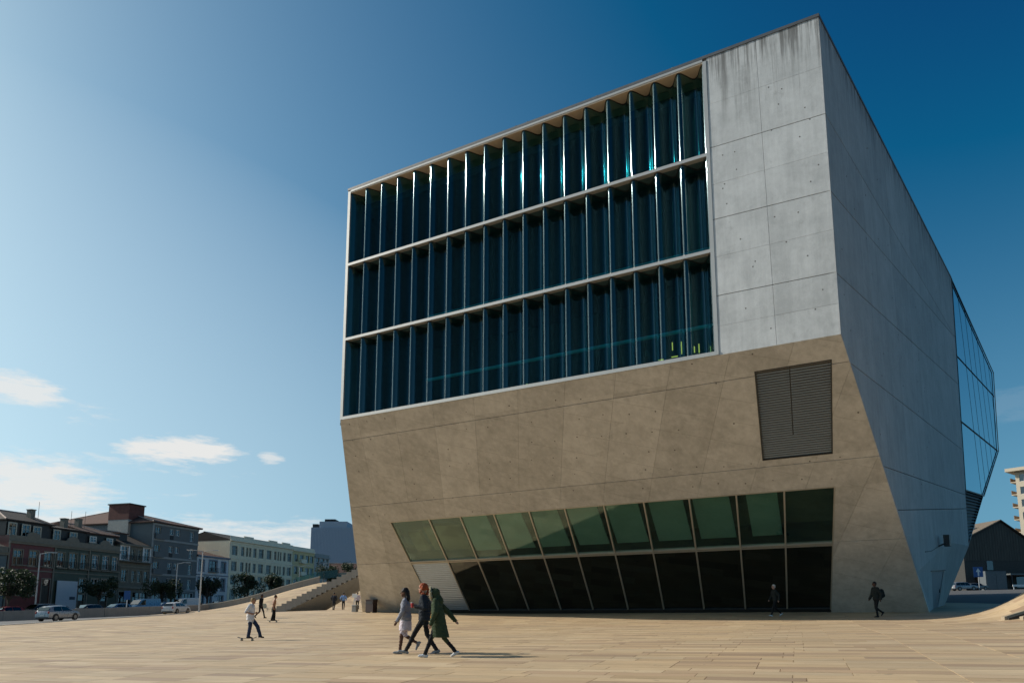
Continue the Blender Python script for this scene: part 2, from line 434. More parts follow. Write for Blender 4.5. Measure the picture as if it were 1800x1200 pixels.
for (_, x, y) in slabs[300:]:
    M = slab_matrix(x, y); hx, hy = (SL - GAP) / 2, (SW - GAP) / 2; dz = rs.uniform(-0.002, 0.002)
    c = [(-hx, -hy), (hx, -hy), (hx, hy), (-hx, hy)]
    vs = [M @ Vector((a, b, TH + dz)) for a, b in c] + [M @ Vector((a, b, -0.01)) for a, b in c]
    mb.add(vs, [(0, 1, 2, 3), (0, 4, 5, 1), (1, 5, 6, 2), (2, 6, 7, 3), (3, 7, 4, 0)])
    uvs += [c[0], c[1], c[2], c[3]] + [c[0], c[0], c[1], c[1], c[1], c[1], c[2], c[2], c[2], c[2], c[3], c[3], c[3], c[3], c[0], c[0]]
o = mb.build('paving_slabs', trav_isl, plaza); tag(o, kind='stuff')
uv = o.data.uv_layers.new(name='UVMap'); uv.data.foreach_set('uv', [k for p in uvs for k in p])
# ------------------------------------------------------------------ the concert hall
D1 = Vector((-0.86817, 0.49627, 0)); NF = Vector((-0.49627, -0.86817, 0))          # front: run to the left, outward normal
D2 = Vector((0.62715, 0.77893, 0)); NS = Vector((0.77893, -0.62715, 0))            # side: run to the back, outward normal
FR = Vector((15.26, 32.73, 14.49)); ZT = 31.05
NI = Vector((-0.49627 * 0.6363, -0.86817 * 0.6363, -0.7714)); WI = Vector((0.49627 * 0.7714, 0.86817 * 0.7714, -0.6363))
HO = Vector((4.0, 55.0, 1.9))
hall = empty('concert_hall', HO, 0, 'huge faceted concrete concert hall with overhanging front and tall rippled glass window', 'building')
def Pf(u, z, dep=0.0): p = FR + D1 * u - NF * dep; return Vector((p.x, p.y, z))
def Pi(u, v, dep=0.0): return FR + D1 * u + WI * v - NI * dep
def Ps(s, z, dep=0.0): p = FR + D2 * s - NS * dep; return Vector((p.x, p.y, z))

# --- 2D polygon cutting: each polygon is a list of (x, y, gap-of-edge-starting-here)
def split(poly, p, d, gap):
    """cut by the line through p along d; returns (left, right)"""
    L, Rr = [], []; n = len(poly)
    sd = [d[0] * (q[1] - p[1]) - d[1] * (q[0] - p[0]) for q in poly]
    for i in range(n):
        a, b = poly[i], poly[(i + 1) % n]; sa, sb = sd[i], sd[(i + 1) % n]
        if sa >= -1e-9: L.append((a[0], a[1], a[2]))
        if sa <= 1e-9: Rr.append((a[0], a[1], a[2]))
        if (sa > 1e-9 and sb < -1e-9) or (sa < -1e-9 and sb > 1e-9):
            t = sa / (sa - sb); x, y = a[0] + (b[0] - a[0]) * t, a[1] + (b[1] - a[1]) * t
            if sa > 0: L.append((x, y, gap)); Rr.append((x, y, a[2]))
            else: Rr.append((x, y, gap)); L.append((x, y, a[2]))
    def ok(P):
        if len(P) < 3: return None
        ar = 0.5 * sum(P[i][0] * P[(i + 1) % len(P)][1] - P[(i + 1) % len(P)][0] * P[i][1] for i in range(len(P)))
        return P if abs(ar) > 1e-4 else None
    return ok(L), ok(Rr)
def cut_all(polys, p, d, gap):
    r = []
    for P in polys:
        for q in split(P, p, d, gap):
            if q: r.append(q)
    return r
def minus(polys, hole):
    """remove a convex hole (points counter-clockwise); leaves flush (gap 0) cuts"""
    out = []
    for P in polys:
        cur = P
        for i in range(len(hole)):
            a, b = hole[i], hole[(i + 1) % len(hole)]
            if cur is None: break
            inn, outp = split(cur, a, (b[0] - a[0], b[1] - a[1]), 0.0)
            if outp: out.append(outp)
            cur = inn
    return out
def ccw(P):
    ar = sum(P[i][0] * P[(i + 1) % len(P)][1] - P[(i + 1) % len(P)][0] * P[i][1] for i in range(len(P)))
    if ar < 0:
        n = len(P); Q = [P[n - 1 - i] for i in range(n)]
        return [(Q[i][0], Q[i][1], P[(n - 2 - i) % n][2]) for i in range(n)]
    return P
def inset(P):
    P = ccw(P); cur = [(a, b, 0) for a, b, _ in P]
    for i in range(len(P)):
        a, b = P[i], P[(i + 1) % len(P)]; g = a[2]
        if g <= 0 or cur is None: continue
        dx, dy = b[0] - a[0], b[1] - a[1]; l = math.hypot(dx, dy)
        if l < 1e-6: continue
        nx, ny = -dy / l, dx / l
        cur, _ = split(cur, (a[0] + nx * g, a[1] + ny * g), (dx, dy), 0)
    return cur
def panels(polys, place, thick, m, name='concrete_panel', jit=0.004, rr=random.Random(11)):
    for P in polys:
        Q = inset(P)
        if not Q: continue
        # drop doubled points
        q2 = []
        for a in Q:
            if not q2 or math.hypot(a[0] - q2[-1][0], a[1] - q2[-1][1]) > 1e-3: q2.append(a)
        if len(q2) > 2 and math.hypot(q2[0][0] - q2[-1][0], q2[0][1] - q2[-1][1]) < 1e-3: q2.pop()
        if len(q2) < 3: continue
        j = rr.uniform(0, jit)
        front = [place(a[0], a[1], j) for a in q2]; back = place(q2[0][0], q2[0][1], j + thick) - front[0]
        MB().prism(front, back).build(name, m, hall, off=HO)

conc = concrete_mat('board_marked_concrete', (0.38, 0.365, 0.33), (0.58, 0.56, 0.515), topstain=None)
conc_top = concrete_mat('weathered_concrete', (0.38, 0.40, 0.405), (0.56, 0.585, 0.59), topstain=(25.5 - HO.z, 31.0 - HO.z))
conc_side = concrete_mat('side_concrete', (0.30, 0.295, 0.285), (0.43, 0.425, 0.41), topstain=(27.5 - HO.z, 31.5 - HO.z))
alu = mat('pale_aluminium', (0.44, 0.44, 0.42), 0.42, 0.3, var=0.04, scale=1.0)
alu_grey = mat('grey_aluminium', (0.36, 0.34, 0.30), 0.45, 0.3, var=0.05)
dark_metal = mat('dark_metal', (0.055, 0.058, 0.058), 0.5, 0.6, var=0.1)
coping_m = mat('zinc_coping', (0.13, 0.13, 0.13), 0.5, 0.5, var=0.12)

# front, upright strip right of the great window: four pours, each with its board joints
UG0, UG1 = 5.62, 30.78        # window run along the front
strip = [[(0, 14.49, 0), (UG0, 14.49, 0), (UG0, ZT, 0), (0, ZT, 0)]]
for z in (17.55, 21.70, 25.74): strip = cut_all(strip, (0, z), (1, 0.012), 0.018)
for (x, k) in ((2.85, 0.012),): strip = cut_all(strip, (x, 14.5), (k, 1), 0.007)
for z in (16.0, 19.7, 23.7, 28.3): strip = cut_all(strip, (0, z), (1, 0.0), 0.005)
panels(strip, Pf, 0.35, conc_top)

# front, overhanging face: pours along the level joints, boards on a slanting grid
face = [[(0, 0, 0), (30.8, 0, 0), (42.1, 20.6, 0), (-2.54, 20.6, 0)]]
VG0, VG1, VT = 9.34, 19.66, 13.79
MS = 0.148                                                     # lean of the mullions
UT = [1.41, 4.07, 6.73, 9.51, 12.36, 15.02, 17.77, 20.42, 23.19, 25.97, 28.69, 32.27]
def um(k, v): return UT[k] + MS * (v - VG0)
hole1 = [(um(0, VG0), VG0), (um(11, VG0), VG0), (um(11, 20.7), 20.7), (um(0, 20.7), 20.7)]
LV = [(0.55, 1.28), (4.15, 1.28), (4.82, 7.04), (1.24, 7.04)]
face = minus(face, hole1); face = minus(face, LV)
for v in (1.55, 7.5, 13.6): face = cut_all(face, (0, v), (1, 0.003), 0.018)
for k in range(-4, 15): face = cut_all(face, (2.05 + 3.03 * k, 0), (0.42, 1.0), 0.0045)
panels(face, Pi, 0.35, conc)
# slanting cross joints: fine recessed lines, one strip of shadow-gap filler each
filler = mat('joint_mortar', (0.24, 0.22, 0.195), 0.9, var=0.2)

# side face, five pours fanning towards the back
side = [[(0, 14.49, 0), (10.69, 6.0, 0), (34.66, 7.2, 0), (39.37, 31.88, 0), (0, ZT, 0)]]
for (p, d) in (((0, 25.74), (36, 0.25)), ((0, 21.66), (36, 4.0)), ((0, 17.5), (36, 3.8)), ((0, 13.4), (36, 2.0)), ((10.6, 9.6), (25, 1.9)), ((10.2, 7.4), (25.8, 3.0))):
    side = cut_all(side, p, d, 0.02)
for s in (6.4, 12.9, 19.3, 25.6, 31.4): side = cut_all(side, (s, 6), (0.02, 1), 0.007)
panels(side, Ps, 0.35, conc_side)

# lower side facet (leans in towards its foot), with the service door
E1, E2 = Ps(10.69, 6.0), Ps(34.66, 7.2)
BRp = Pi(-2.54, 20.6); BFp = Vector((31.3, 54.9, 1.35))
def Pl(a, b, dep=0.0):
    """a along the foot, b up"""
    p = BRp.lerp(BFp, a).lerp(E1.lerp(E2, a), b); return p - Vector((NS.x, NS.y, -0.15)) * dep
low = [[(0, 0, 0), (1, 0, 0), (1, 1, 0), (0, 1, 0)]]
door = [(0.30, 0.10), (0.62, 0.10), (0.60, 0.62), (0.30, 0.60)]
low = minus(low, door)
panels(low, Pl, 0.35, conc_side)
dm = MB().prism([Pl(a, b, 0.06) for a, b in door], Vector((-NS.x, -NS.y, 0)) * 0.08)
dd = dm.build('service_door', mat('door_steel', (0.13, 0.15, 0.17), 0.55, 0.2, var=0.06), hall, off=HO)
p = Pl(0.56, 0.34, 0.03); MB().obox(p, Vector((0, 0, 0.25)), D2 * 0.05, NS * 0.07).build('door_handle', dark_metal, dd, off=HO)
MB().prism([Pl(a, b, 0.02) for a, b in ((0.28, 0.60), (0.62, 0.625), (0.62, 0.64), (0.28, 0.615))], Vector((NS.x, NS.y, 0)) * 0.06).build('door_head', dark_metal, hall, off=HO)
# wall floodlight on its bracket
fl = Pl(0.42, 0.93); m_ = MB().obox(fl + NS * 0.35, D2 * 0.55, NS * 0.35, Vector((0, 0, 0.75))); m_.cyl(fl, fl + NS * 0.5 + Vector((0, 0, 0.2)), 0.05, n=8)
m_.build('wall_floodlight', dark_metal, hall, off=HO)
MB().tube([fl + NS * 0.05, Pl(0.30, 0.86) + NS * 0.05, Pl(0.2, 0.84) + NS * 0.05], 0.03, 6).build('cable_conduit', dark_metal, hall, off=HO)

# rear corner facet: glass above, louvres below
PG = {'a': (39.95, 63.4, 31.88), 'b': (51.95, 76.86, 27.56), 'c': (50.31, 74.89, 18.44), 'd': (43.01, 66.58, 12.37), 'e': (37.61, 60.48, 11.86), 'f': (37.68, 60.51, 7.93), 'r1': (39.07, 62.3, 24.29), 'r2': (51.05, 75.81, 24.69), 'r3': (38.53, 61.6, 18.08), 'r4': (49.88, 74.4, 18.45)}
glass_sky = glass_mat('corner_glass', (0.02, 0.035, 0.05), (0.50, 0.74, 0.84), base=0.32, rough=0.01, power=2.0)
pa, pb, pc, pd_, pe = [Vector(PG[k]) for k in ('a', 'b', 'c', 'd', 'e')]
gn = (pb - pa).cross(pe - pa).normalized()
if gn.dot(Vector((0, 0, 1.55)) - pa) < 0: gn = -gn
gu = (pb - pa); gu = Vector((gu.x, gu.y, 0)).normalized()
def g2(p): q = Vector(p) - pa; gv = gn.cross(gu); return (q.dot(gu), q.dot(gv), 0.0)
gvv = gn.cross(gu)
def Pg(u, v, dep=0.0): return pa + gu * u + gvv * v - gn * dep
gp = ccw([g2(q) for q in (pa, pb, pc, pd_, pe)])
row = [g2(PG['r1']), g2(PG['r2'])]; row2 = [g2(PG['r3']), g2(PG['r4'])]
cells = [gp]
for r_ in (row, row2): cells = cut_all(cells, r_[0][:2], (r_[1][0] - r_[0][0], r_[1][1] - r_[0][1]), 0.11)
for k in range(1, 7): cells = cut_all(cells, (pb - pa).length * k / 7.0 * 1.0 and (18.0 * k / 7.0, 0), (-0.06, 1), 0.10)
gp2 = []
for P in cells:
    Q = inset(P)
    if Q and len(Q) > 2:
        front = [Pg(a[0], a[1], 0.05) for a in Q]
        MB().prism(front, -gn * 0.03).build('corner_pane', glass_sky, hall, off=HO)
MB().prism([Pg(a[0], a[1], 0.14) for a in gp], -gn * 0.1).build('corner_glazing_frame', dark_metal, hall, off=HO)
# frame bars in front
fb = MB()
for i in range(len(gp)):
    a, b = Pg(gp[i][0], gp[i][1]), Pg(gp[(i + 1) % len(gp)][0], gp[(i + 1) % len(gp)][1]); d = (b - a).normalized()
    fb.obox(a - d * 0.05, (b - a) + d * 0.1, gn.cross(d) * 0.10, gn * 0.06)
fb.build('corner_frame_bar', dark_metal, hall, off=HO)
# louvred lower corner
pf = Vector(PG['f']); lv_m = mat('louvre_metal', (0.16, 0.15, 0.135), 0.55, 0.4, var=0.08)
quad = [pe, pd_, pf, E2.lerp(pe, 0.1)]
MB().prism([q - gn * 0.25 for q in quad], -gn * 0.1).build('louvre_backing', dark_metal, hall, off=HO)
nl = 15
for i in range(nl):
    t0, t1 = (i + 0.15) / nl, (i + 0.75) / nl
    a0, a1 = pe.lerp(quad[3], t0), pd_.lerp(pf, t0); b0, b1 = pe.lerp(quad[3], t1), pd_.lerp(pf, t1)
    MB().prism([a0 - gn * 0.16, a1 - gn * 0.16, b1 - gn * 0.02, b0 - gn * 0.02], gn * 0.02).build('corner_louvre_slat', lv_m, hall, off=HO)

# unseen back and roof of the shell
TL, TR = Pf(30.8, ZT), Pf(0, ZT); FLp = Pf(30.8, 14.49); BLp = Pi(42.1, 20.6)
A1 = Ps(39.37, 31.88)
TBL = Vector((6.0, 112.0, 31.0)); BBL = Vector((6.0, 110.0, 1.6)); BBR = Vector((38.0, 100.0, 1.8)); TBR = Vector((48, 110, 29.0))
bk = MB()
bk.add([TL, FLp, BLp, BBL, TBL], [(0, 4, 3), (0, 3, 2), (0, 2, 1)])
bk.add([TL, TR, A1, pb, TBR, TBL], [(0, 5, 4, 3, 2, 1)])
bk.add([TBL, BBL, BBR, TBR], [(0, 3, 2, 1)])
bk.add([pb, pc, BBR, TBR], [(0, 3, 2, 1)])
bk.add([pc, pd_, pf, E2, BFp, BBR], [(0, 5, 4, 3, 2, 1)])
bk.v = [tuple(Vector(v) + (Vector((12, 62, 15)) - Vector(v)).normalized() * 0.02) for v in bk.v]
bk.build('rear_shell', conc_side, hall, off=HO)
# coping along the roof edge
cp = MB()
cp.obox(Pf(-0.03, ZT + 0.003) + NF * 0.04, D1 * 30.87, -NF * 0.4, Vector((0, 0, 0.16)))
cp.build('roof_coping', coping_m, hall, off=HO)
a, b = Ps(0.0, ZT + 0.004) + NS * 0.04, A1 + NS * 0.04 + Vector((0, 0, 0.004))
MB().prism([a, b, b + Vector((0, 0, 0.16)), a + Vector((0, 0, 0.16))], -NS * 0.4).build('roof_coping', coping_m, hall, off=HO)
for u in (7.5, 12.0, 16.6, 17.4, 23.0, 27.5):
    MB().cyl(Pf(u, ZT + 0.16, 0.2), Pf(u, ZT + 0.36, 0.2), 0.05, n=8).build('roof_anchor', dark_metal, hall, off=HO)

# --- the great window: three tiers of rippled glass behind a pale frame
WL = (UG1 - UG0 - 0.36) / 18.0; U0 = UG0 + 0.18
TIERS = [(14.70, 20.00), (20.22, 25.38), (25.60, 30.82)]
wave_glass = glass_mat('rippled_glass', (0.22, 0.46, 0.48), (0.66, 0.93, 1.0), base=0.085, rough=0.07, power=2.8)
gm = []
NSEG = 40
for (z0, z1) in TIERS:
    mb = MB()
    for i in range(NSEG + 1):
        u = WL * i / NSEG; dep = 0.49 - 0.425 * math.cos(2 * math.pi * (i / NSEG))
        p = Pf(u, 0, dep) - Pf(0, 0, 0)
        mb.v += [(p.x, p.y, 0), (p.x, p.y, z1 - z0)]
    mb.f = [[2 * i, 2 * i + 1, 2 * i + 3, 2 * i + 2] for i in range(NSEG)]; mb.m = [0] * NSEG
    gm.append(mb.mesh('rippled_pane', wave_glass, True))
for k, (z0, z1) in enumerate(TIERS):
    for j in range(18):
        p = Pf(U0 + WL * j, z0, 0.0) - HO
        link('rippled_pane', gm[k], hall, p)
    # the seal where glass meets floor and ceiling, and the thin joint in every ripple
    for zz in (z0 + 0.0, z1 - 0.05):
        mb = MB(); n = 18 * 12
        for i in range(n + 1):
            t = i / n * 18; dep = 0.49 - 0.425 * math.cos(2 * math.pi * t)
            for d_ in (dep - 0.03, dep + 0.03):
                for dz in (0.0, 0.05): mb.v.append(tuple(Pf(U0 + WL * t, zz + dz, d_)))
        for i in range(n):
            a = 4 * i; b = a + 4
            mb.f += [[a, a + 1, b + 1, b], [a + 2, b + 2, b + 3, a + 3], [a, b, b + 2, a + 2], [a + 1, a + 3, b + 3, b + 1]]; mb.m += [0] * 4
        mb.build('glass_seal', dark_metal, hall, off=HO)
fr_m = alu
def fbar(name, u0, u1, z0, z1, d0, d1, m=None):
    MB().obox(Pf(u0, z0, d0), D1 * (u1 - u0), -NF * (d1 - d0), Vector((0, 0, z1 - z0))).build(name, m or fr_m, hall, off=HO)
fbar('window_frame_bar', UG0 + 0.003, UG0 + 0.2, 14.60, 30.9, -0.03, 1.30)
fbar('window_frame_bar', UG1 - 0.2, UG1 + 0.02, 14.52, 30.97, -0.03, 1.30)
fbar('window_sill', UG0 + 0.003, UG1 - 0.2, 14.50, 14.70, -0.06, 1.30)
fbar('window_transom', UG0 + 0.2, UG1 - 0.2, 20.02, 20.20, -0.03, 0.30)
fbar('window_transom', UG0 + 0.2, UG1 - 0.2, 25.40, 25.58, -0.03, 0.30)
soff = mat('soffit_plaster', (0.56, 0.47, 0.36), 0.8, var=0.06)
fbar('window_head', UG0 + 0.2, UG1 - 0.2, 30.90, 31.045, -0.03, 0.06)
fbar('window_soffit', UG0 + 0.2, UG1 - 0.2, 30.82, 30.90, 0.0, 1.7, soff)
dark_int = mat('dark_interior', (0.045, 0.095, 0.105), 0.8, var=0.15)
for zz in (20.02, 25.40): fbar('gallery_shelf', UG0 + 0.2, UG1 - 0.2, zz, zz + 0.18, 0.301, 1.35, dark_int)
# room behind the window
fbar('room_back_wall', UG0 - 0.5, UG1 + 0.4, 13.5, 31.0, 9.0, 9.2, dark_int)
fbar('room_floor', UG0 - 0.5, UG1 + 0.4, 14.3, 14.48, 0.40, 9.0, dark_int)
fbar('room_ceiling', UG0 - 0.5, UG1 + 0.4, 30.3, 30.815, 1.7, 9.0, dark_int)
fbar('room_end_wall', UG0 - 0.7, UG0 - 0.02, 14.3, 30.8, 0.36, 9.2, dark_int)
fbar('room_end_wall', UG1 + 0.05, UG1 + 0.2, 14.3, 30.8, 0.36, 9.2, dark_int)
fbar('room_gallery', UG0, UG1, 22.2, 22.5, 4.5, 9.0, dark_int)
teal = mat('teal_glass_rail', (0.10, 0.62, 0.68), 0.3, 0.0, var=0.1)
for zz in (16.70, 20.98):
    MB().cyl(Pf(UG0 + 0.3, zz, 1.45), Pf(UG1 - 6.0, zz, 1.45), 0.11, n=8).build('handrail', teal, hall, off=HO)
neon = emit_mat('yellow_lamp_glow', (1.0, 0.75, 0.15), 1.2)
for (u, z, w_, h_) in ((7.1, 15.5, 0.05, 0.5), (7.35, 15.55, 0.05, 0.35), (8.05, 15.6, 0.05, 0.7), (8.3, 15.5, 0.35, 0.05), (8.55, 15.9, 0.05, 0.45), (9.1, 15.45, 0.3, 0.05), (16.0, 15.3, 0.06, 0.06), (16.9, 15.25, 0.06, 0.06), (17.6, 15.4, 0.06, 0.06), (18.3, 15.3, 0.06, 0.06)):
    MB().obox(Pf(u, z, 1.9), D1 * w_, -NF * 0.04, Vector((0, 0, h_))).build('room_lamp', neon, hall, off=HO)

# --- ground-floor glazing in the overhang: leaning panes, two tiers
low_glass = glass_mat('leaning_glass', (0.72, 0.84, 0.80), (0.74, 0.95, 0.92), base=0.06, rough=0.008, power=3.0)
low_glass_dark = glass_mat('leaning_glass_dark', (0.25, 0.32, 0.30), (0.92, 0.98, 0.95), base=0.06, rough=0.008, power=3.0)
def ipanel(name, pts, d0, d1, m): 
    return MB().prism([Pi(u, v, d0) for u, v in pts], -NI * (d1 - d0)).build(name, m, hall, off=HO)
shut_m = mat('shutter_steel', (0.40, 0.46, 0.52), 0.35, 0.75, var=0.06)
for r in (0, 1):
    v0, v1 = ((VG0 + 0.06, VT - 0.14), (VT + 0.14, VG1 - 0.03))[r]
    for k in range(11):
        a, b = 0.05, 0.05
        pts = [(um(k, v0) + a, v0), (um(k + 1, v0) - b, v0), (um(k + 1, v1) - b, v1), (um(k, v1) + a, v1)]
        if r == 1 and k == 10:
            sh = ipanel('roller_shutter', pts, 0.10, 0.14, shut_m); n = 26
            for i in range(n):
                t0, t1 = v0 + (v1 - v0) * i / n, v0 + (v1 - v0) * (i + 0.72) / n
                tm = (t0 + t1) / 2
                c = [Pi(um(10, t0) + 0.06, t0, 0.098), Pi(um(10, tm) + 0.06, tm, 0.045), Pi(um(10, t1) + 0.06, t1, 0.098)]
                MB().prism(c, D1 * (um(11, v0) - um(10, v0) - 0.12)).build('shutter_slat', shut_m, sh, off=HO)
            continue
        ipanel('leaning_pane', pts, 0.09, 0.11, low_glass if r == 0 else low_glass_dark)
frm = mat('bronze_frame', (0.50, 0.46, 0.38), 0.4, 0.5, var=0.05)
for k in range(12):
    w = 0.07 if k in (0, 11) else 0.045
    lo = -w if k else 0.005; hi = w if k < 11 else -0.005
    ipanel('mullion', [(um(k, VG0) + lo, VG0 + 0.004), (um(k, VG0) + hi, VG0 + 0.004), (um(k, VG1) + hi, VG1), (um(k, VG1) + lo, VG1)], 0.0, 0.2, frm)
ipanel('transom', [(um(0, VT - 0.12) + 0.07, VT - 0.12), (um(11, VT - 0.12) - 0.07, VT - 0.12), (um(11, VT) - 0.07, VT - 0.03), (um(0, VT) + 0.07, VT - 0.03)], -0.015, 0.2, frm)
ipanel('transom', [(um(0, VT) + 0.07, VT + 0.03), (um(11, VT) - 0.07, VT + 0.03), (um(11, VT + .12) - 0.07, VT + 0.12), (um(0, VT + .12) + 0.07, VT + 0.12)], -0.015, 0.2, frm)
ipanel('head_frame', [(um(0, VG0) + 0.07, VG0 + 0.004), (um(11, VG0) - 0.07, VG0 + 0.004), (um(11, VG0) - 0.07, VG0 + 0.07), (um(0, VG0) + 0.07, VG0 + 0.07)], -0.012, 0.2, frm)
ipanel('base_frame', [(um(0, VG1) + 0.07, VG1 - 0.1), (um(11, VG1) - 0.07, VG1 - 0.1), (um(11, VG1) - 0.07, VG1 + 0.9), (um(0, VG1) + 0.07, VG1 + 0.9)], -0.012, 0.25, dark_metal)
# rooms behind: green upper store, dark lower foyer
green_w = mat('green_wall', (0.27, 0.41, 0.40), 0.8, var=0.10, scale=0.5)
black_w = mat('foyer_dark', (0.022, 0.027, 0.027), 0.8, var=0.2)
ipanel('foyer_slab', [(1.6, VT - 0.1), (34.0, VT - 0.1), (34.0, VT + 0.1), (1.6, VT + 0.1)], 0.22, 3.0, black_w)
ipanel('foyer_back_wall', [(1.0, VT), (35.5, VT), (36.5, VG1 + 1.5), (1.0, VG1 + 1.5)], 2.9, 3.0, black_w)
for (u0, u1) in ((4.45, 6.2), (7.2, 9.4), (10.0, 12.2), (12.9, 15.1), (15.7, 17.9), (18.6, 20.8), (21.4, 23.6), (24.2, 26.4)):
    ipanel('green_wall_panel', [(u0 + 0.1, VG0 - 0.6), (u1 + 0.1, VG0 - 0.6), (u1 + 0.45, VT - 0.3), (u0 + 0.45, VT - 0.3)], 0.7, 0.8, green_w)
ipanel('store_back_wall', [(0.8, VG0 - 1.5), (33.6, VG0 - 1.5), (34.0, VT), (0.8, VT)], 1.9, 2.0, mat('store_wall', (0.10, 0.115, 0.10), 0.85, var=0.25, scale=0.4))
ipanel('store_ceiling', [(0.8, VG0 - 0.7), (33.6, VG0 - 0.7), (33.6, VG0 - 0.55), (0.8, VG0 - 0.55)], 0.36, 2.0, mat('store_ceiling', (0.2, 0.2, 0.17), 0.85))
for (u0, u1, vv) in ((27.3, 30.6, 12.2), (31.2, 32.3, 12.7)):
    ipanel('shelf_unit', [(u0, vv - 1.2), (u1, vv - 1.2), (u1 + 0.2, VT - 0.25), (u0 + 0.2, VT - 0.25)], 1.0, 1.3, mat('shelf_wood', (0.22, 0.16, 0.09), 0.7))

# --- the big louvre in the overhang
ipanel('louvre_back', LV, 0.3, 0.34, dark_metal)
for i in range(4):
    (a0, b0), (a1, b1) = LV[i], LV[(i + 1) % 4]
    p0, p1 = Pi(a0, b0, -0.01), Pi(a1, b1, -0.01); d = (p1 - p0).normalized(); inw = NI.cross(d)
    c = Pi(2.7, 4.1); inw = inw if inw.dot(c - p0) > 0 else -inw
    MB().obox(p0 + d * 0.01, (p1 - p0) - d * 0.02, inw * 0.06, -NI * 0.3).build('louvre_frame', dark_metal, hall, off=HO)
slat_m = mat('louvre_slat_metal', (0.30, 0.28, 0.24), 0.5, 0.3, var=0.06)
ns = 36
for i in range(ns):
    t0 = (i + 0.10) / ns; t1 = (i + 0.46) / ns
    v0 = 1.34 + (7.0 - 1.34) * t0; v1 = 1.34 + (7.0 - 1.34) * t1
    for (ua, ub) in (((0, 0.53), (0.545, 1.0)) if i < ns * 0.74 else ((0, 1.0),)):
        def uu(f, v): q = (v - 1.28) / 5.76; return (0.55 + 0.69 * q + 0.06) * (1 - f) + (4.15 + 0.67 * q - 0.06) * f
        MB().prism([Pi(uu(ua, v0), v0, 0.10), Pi(uu(ub, v0), v0, 0.10), Pi(uu(ub, v1), v1, 0.02), Pi(uu(ua, v1), v1, 0.02)], -NI * 0.018).build('louvre_slat', slat_m, hall, off=HO)

# tie-bolt sockets left by the shuttering: raised discs, the holes' shade in their colour
th = MB(); rt = random.Random(5)
gridv = [(u, v) for u in frange(0.8, 37, 1.52) for v in frange(0.5, 13, 1.45)]
for (u, v) in gridv:
    u += 0.42 * v - 3; v += rt.uniform(-0.1, 0.1) - 0.05 * u
    if rt.random() < 0.45 or v < 0.2 or v > 13.2 or u < -0.6 - 0.1 * v + 0.3 or u > 30.3 + 0.55 * v: continue
    if v > VG0 - 0.25 and 1.2 < u < 33.4: continue
    if 0.3 < u < 5.0 and 1.0 < v < 7.3: continue
    th.cyl(Pi(u, v, 0.02), Pi(u, v, -0.003), rt.uniform(0.03, 0.05), n=8)
for _ in range(26):
    u, z = rt.uniform(0.4, 5.2), rt.uniform(15, 29); th.cyl(Pf(u, z, 0.02), Pf(u, z, -0.003), 0.035, n=8)
for _ in range(50):
    s, z = rt.uniform(1, 33), rt.uniform(9, 29)
    if z < 14.49 - 0.794 * s + 0.6: continue
    th.cyl(Ps(s, z, 0.02), Ps(s, z, -0.003), 0.045, n=8)
tag(th.build('tie_hole', mat('tie_hole_shade', (0.10, 0.09, 0.08), 0.95), hall, off=HO), kind='stuff')
# cross joints of the boarding: shallow raised fins of cement where boards met
def board_fins():
    fn = MB()
    def seg(place, a, b, w=0.012):
        p0, p1 = place(*a), place(*b); d = (p1 - p0)
        if d.length < 0.05: return
        return p0, p1
    for k in range(-4, 30):
        c = -3.0 + k * 1.52                     # line v = c + u*(-0.40) + ...
        # clip the line v = c - 0.40*(u-0) + ... inside the face by sampling
        pts = []
        for i in range(0, 451):
            u = -2.5 + i * 0.1; v = c + 8.0 - 0.40 * (u - 0.0) + 0.0
            okp = 0.05 < v < 19.6 and (-0.1235 * v + 0.05) < u < 30.75 + 0.5485 * v
            if okp and v > VG0 - 0.1 and um(0, v) - 0.1 < u < um(11, v) + 0.1: okp = False
            if okp and 1.15 < v < 7.1 and 0.45 + 0.12 * (v - 1.28) < u < 4.25 + 0.116 * (v - 1.28): okp = False
            # the joint fades out here and there
            if okp and math.sin(u * 0.9 + k * 2.1) > 0.82: okp = False
            pts.append((u, v) if okp else None)
        run = []
        for q in pts + [None]:
            if q: run.append(q)
            else:
                if len(run) > 4:
                    (u0, v0), (u1, v1) = run[0], run[-1]
                    a, b = Pi(u0, v0, -0.0015), Pi(u1, v1, -0.0015); d = (b - a).normalized(); s_ = NI.cross(d) * 0.006
                    fn.add([a - s_, b - s_, b + s_, a + s_], [(0, 1, 2, 3)])
                run = []
    return fn
tag(board_fins().build('board_joint', filler, hall, off=HO), kind='stuff')
# ------------------------------------------------------------------ ramp, stair and low wall west of the hall
conc_plain = mat('plain_concrete', (0.24, 0.23, 0.21), 0.8, var=0.14, scale=0.9, bump=0.2, bscale=14, streak=0.4)
conc_pale = mat('pale_coping_stone', (0.52, 0.50, 0.45), 0.75, var=0.08)

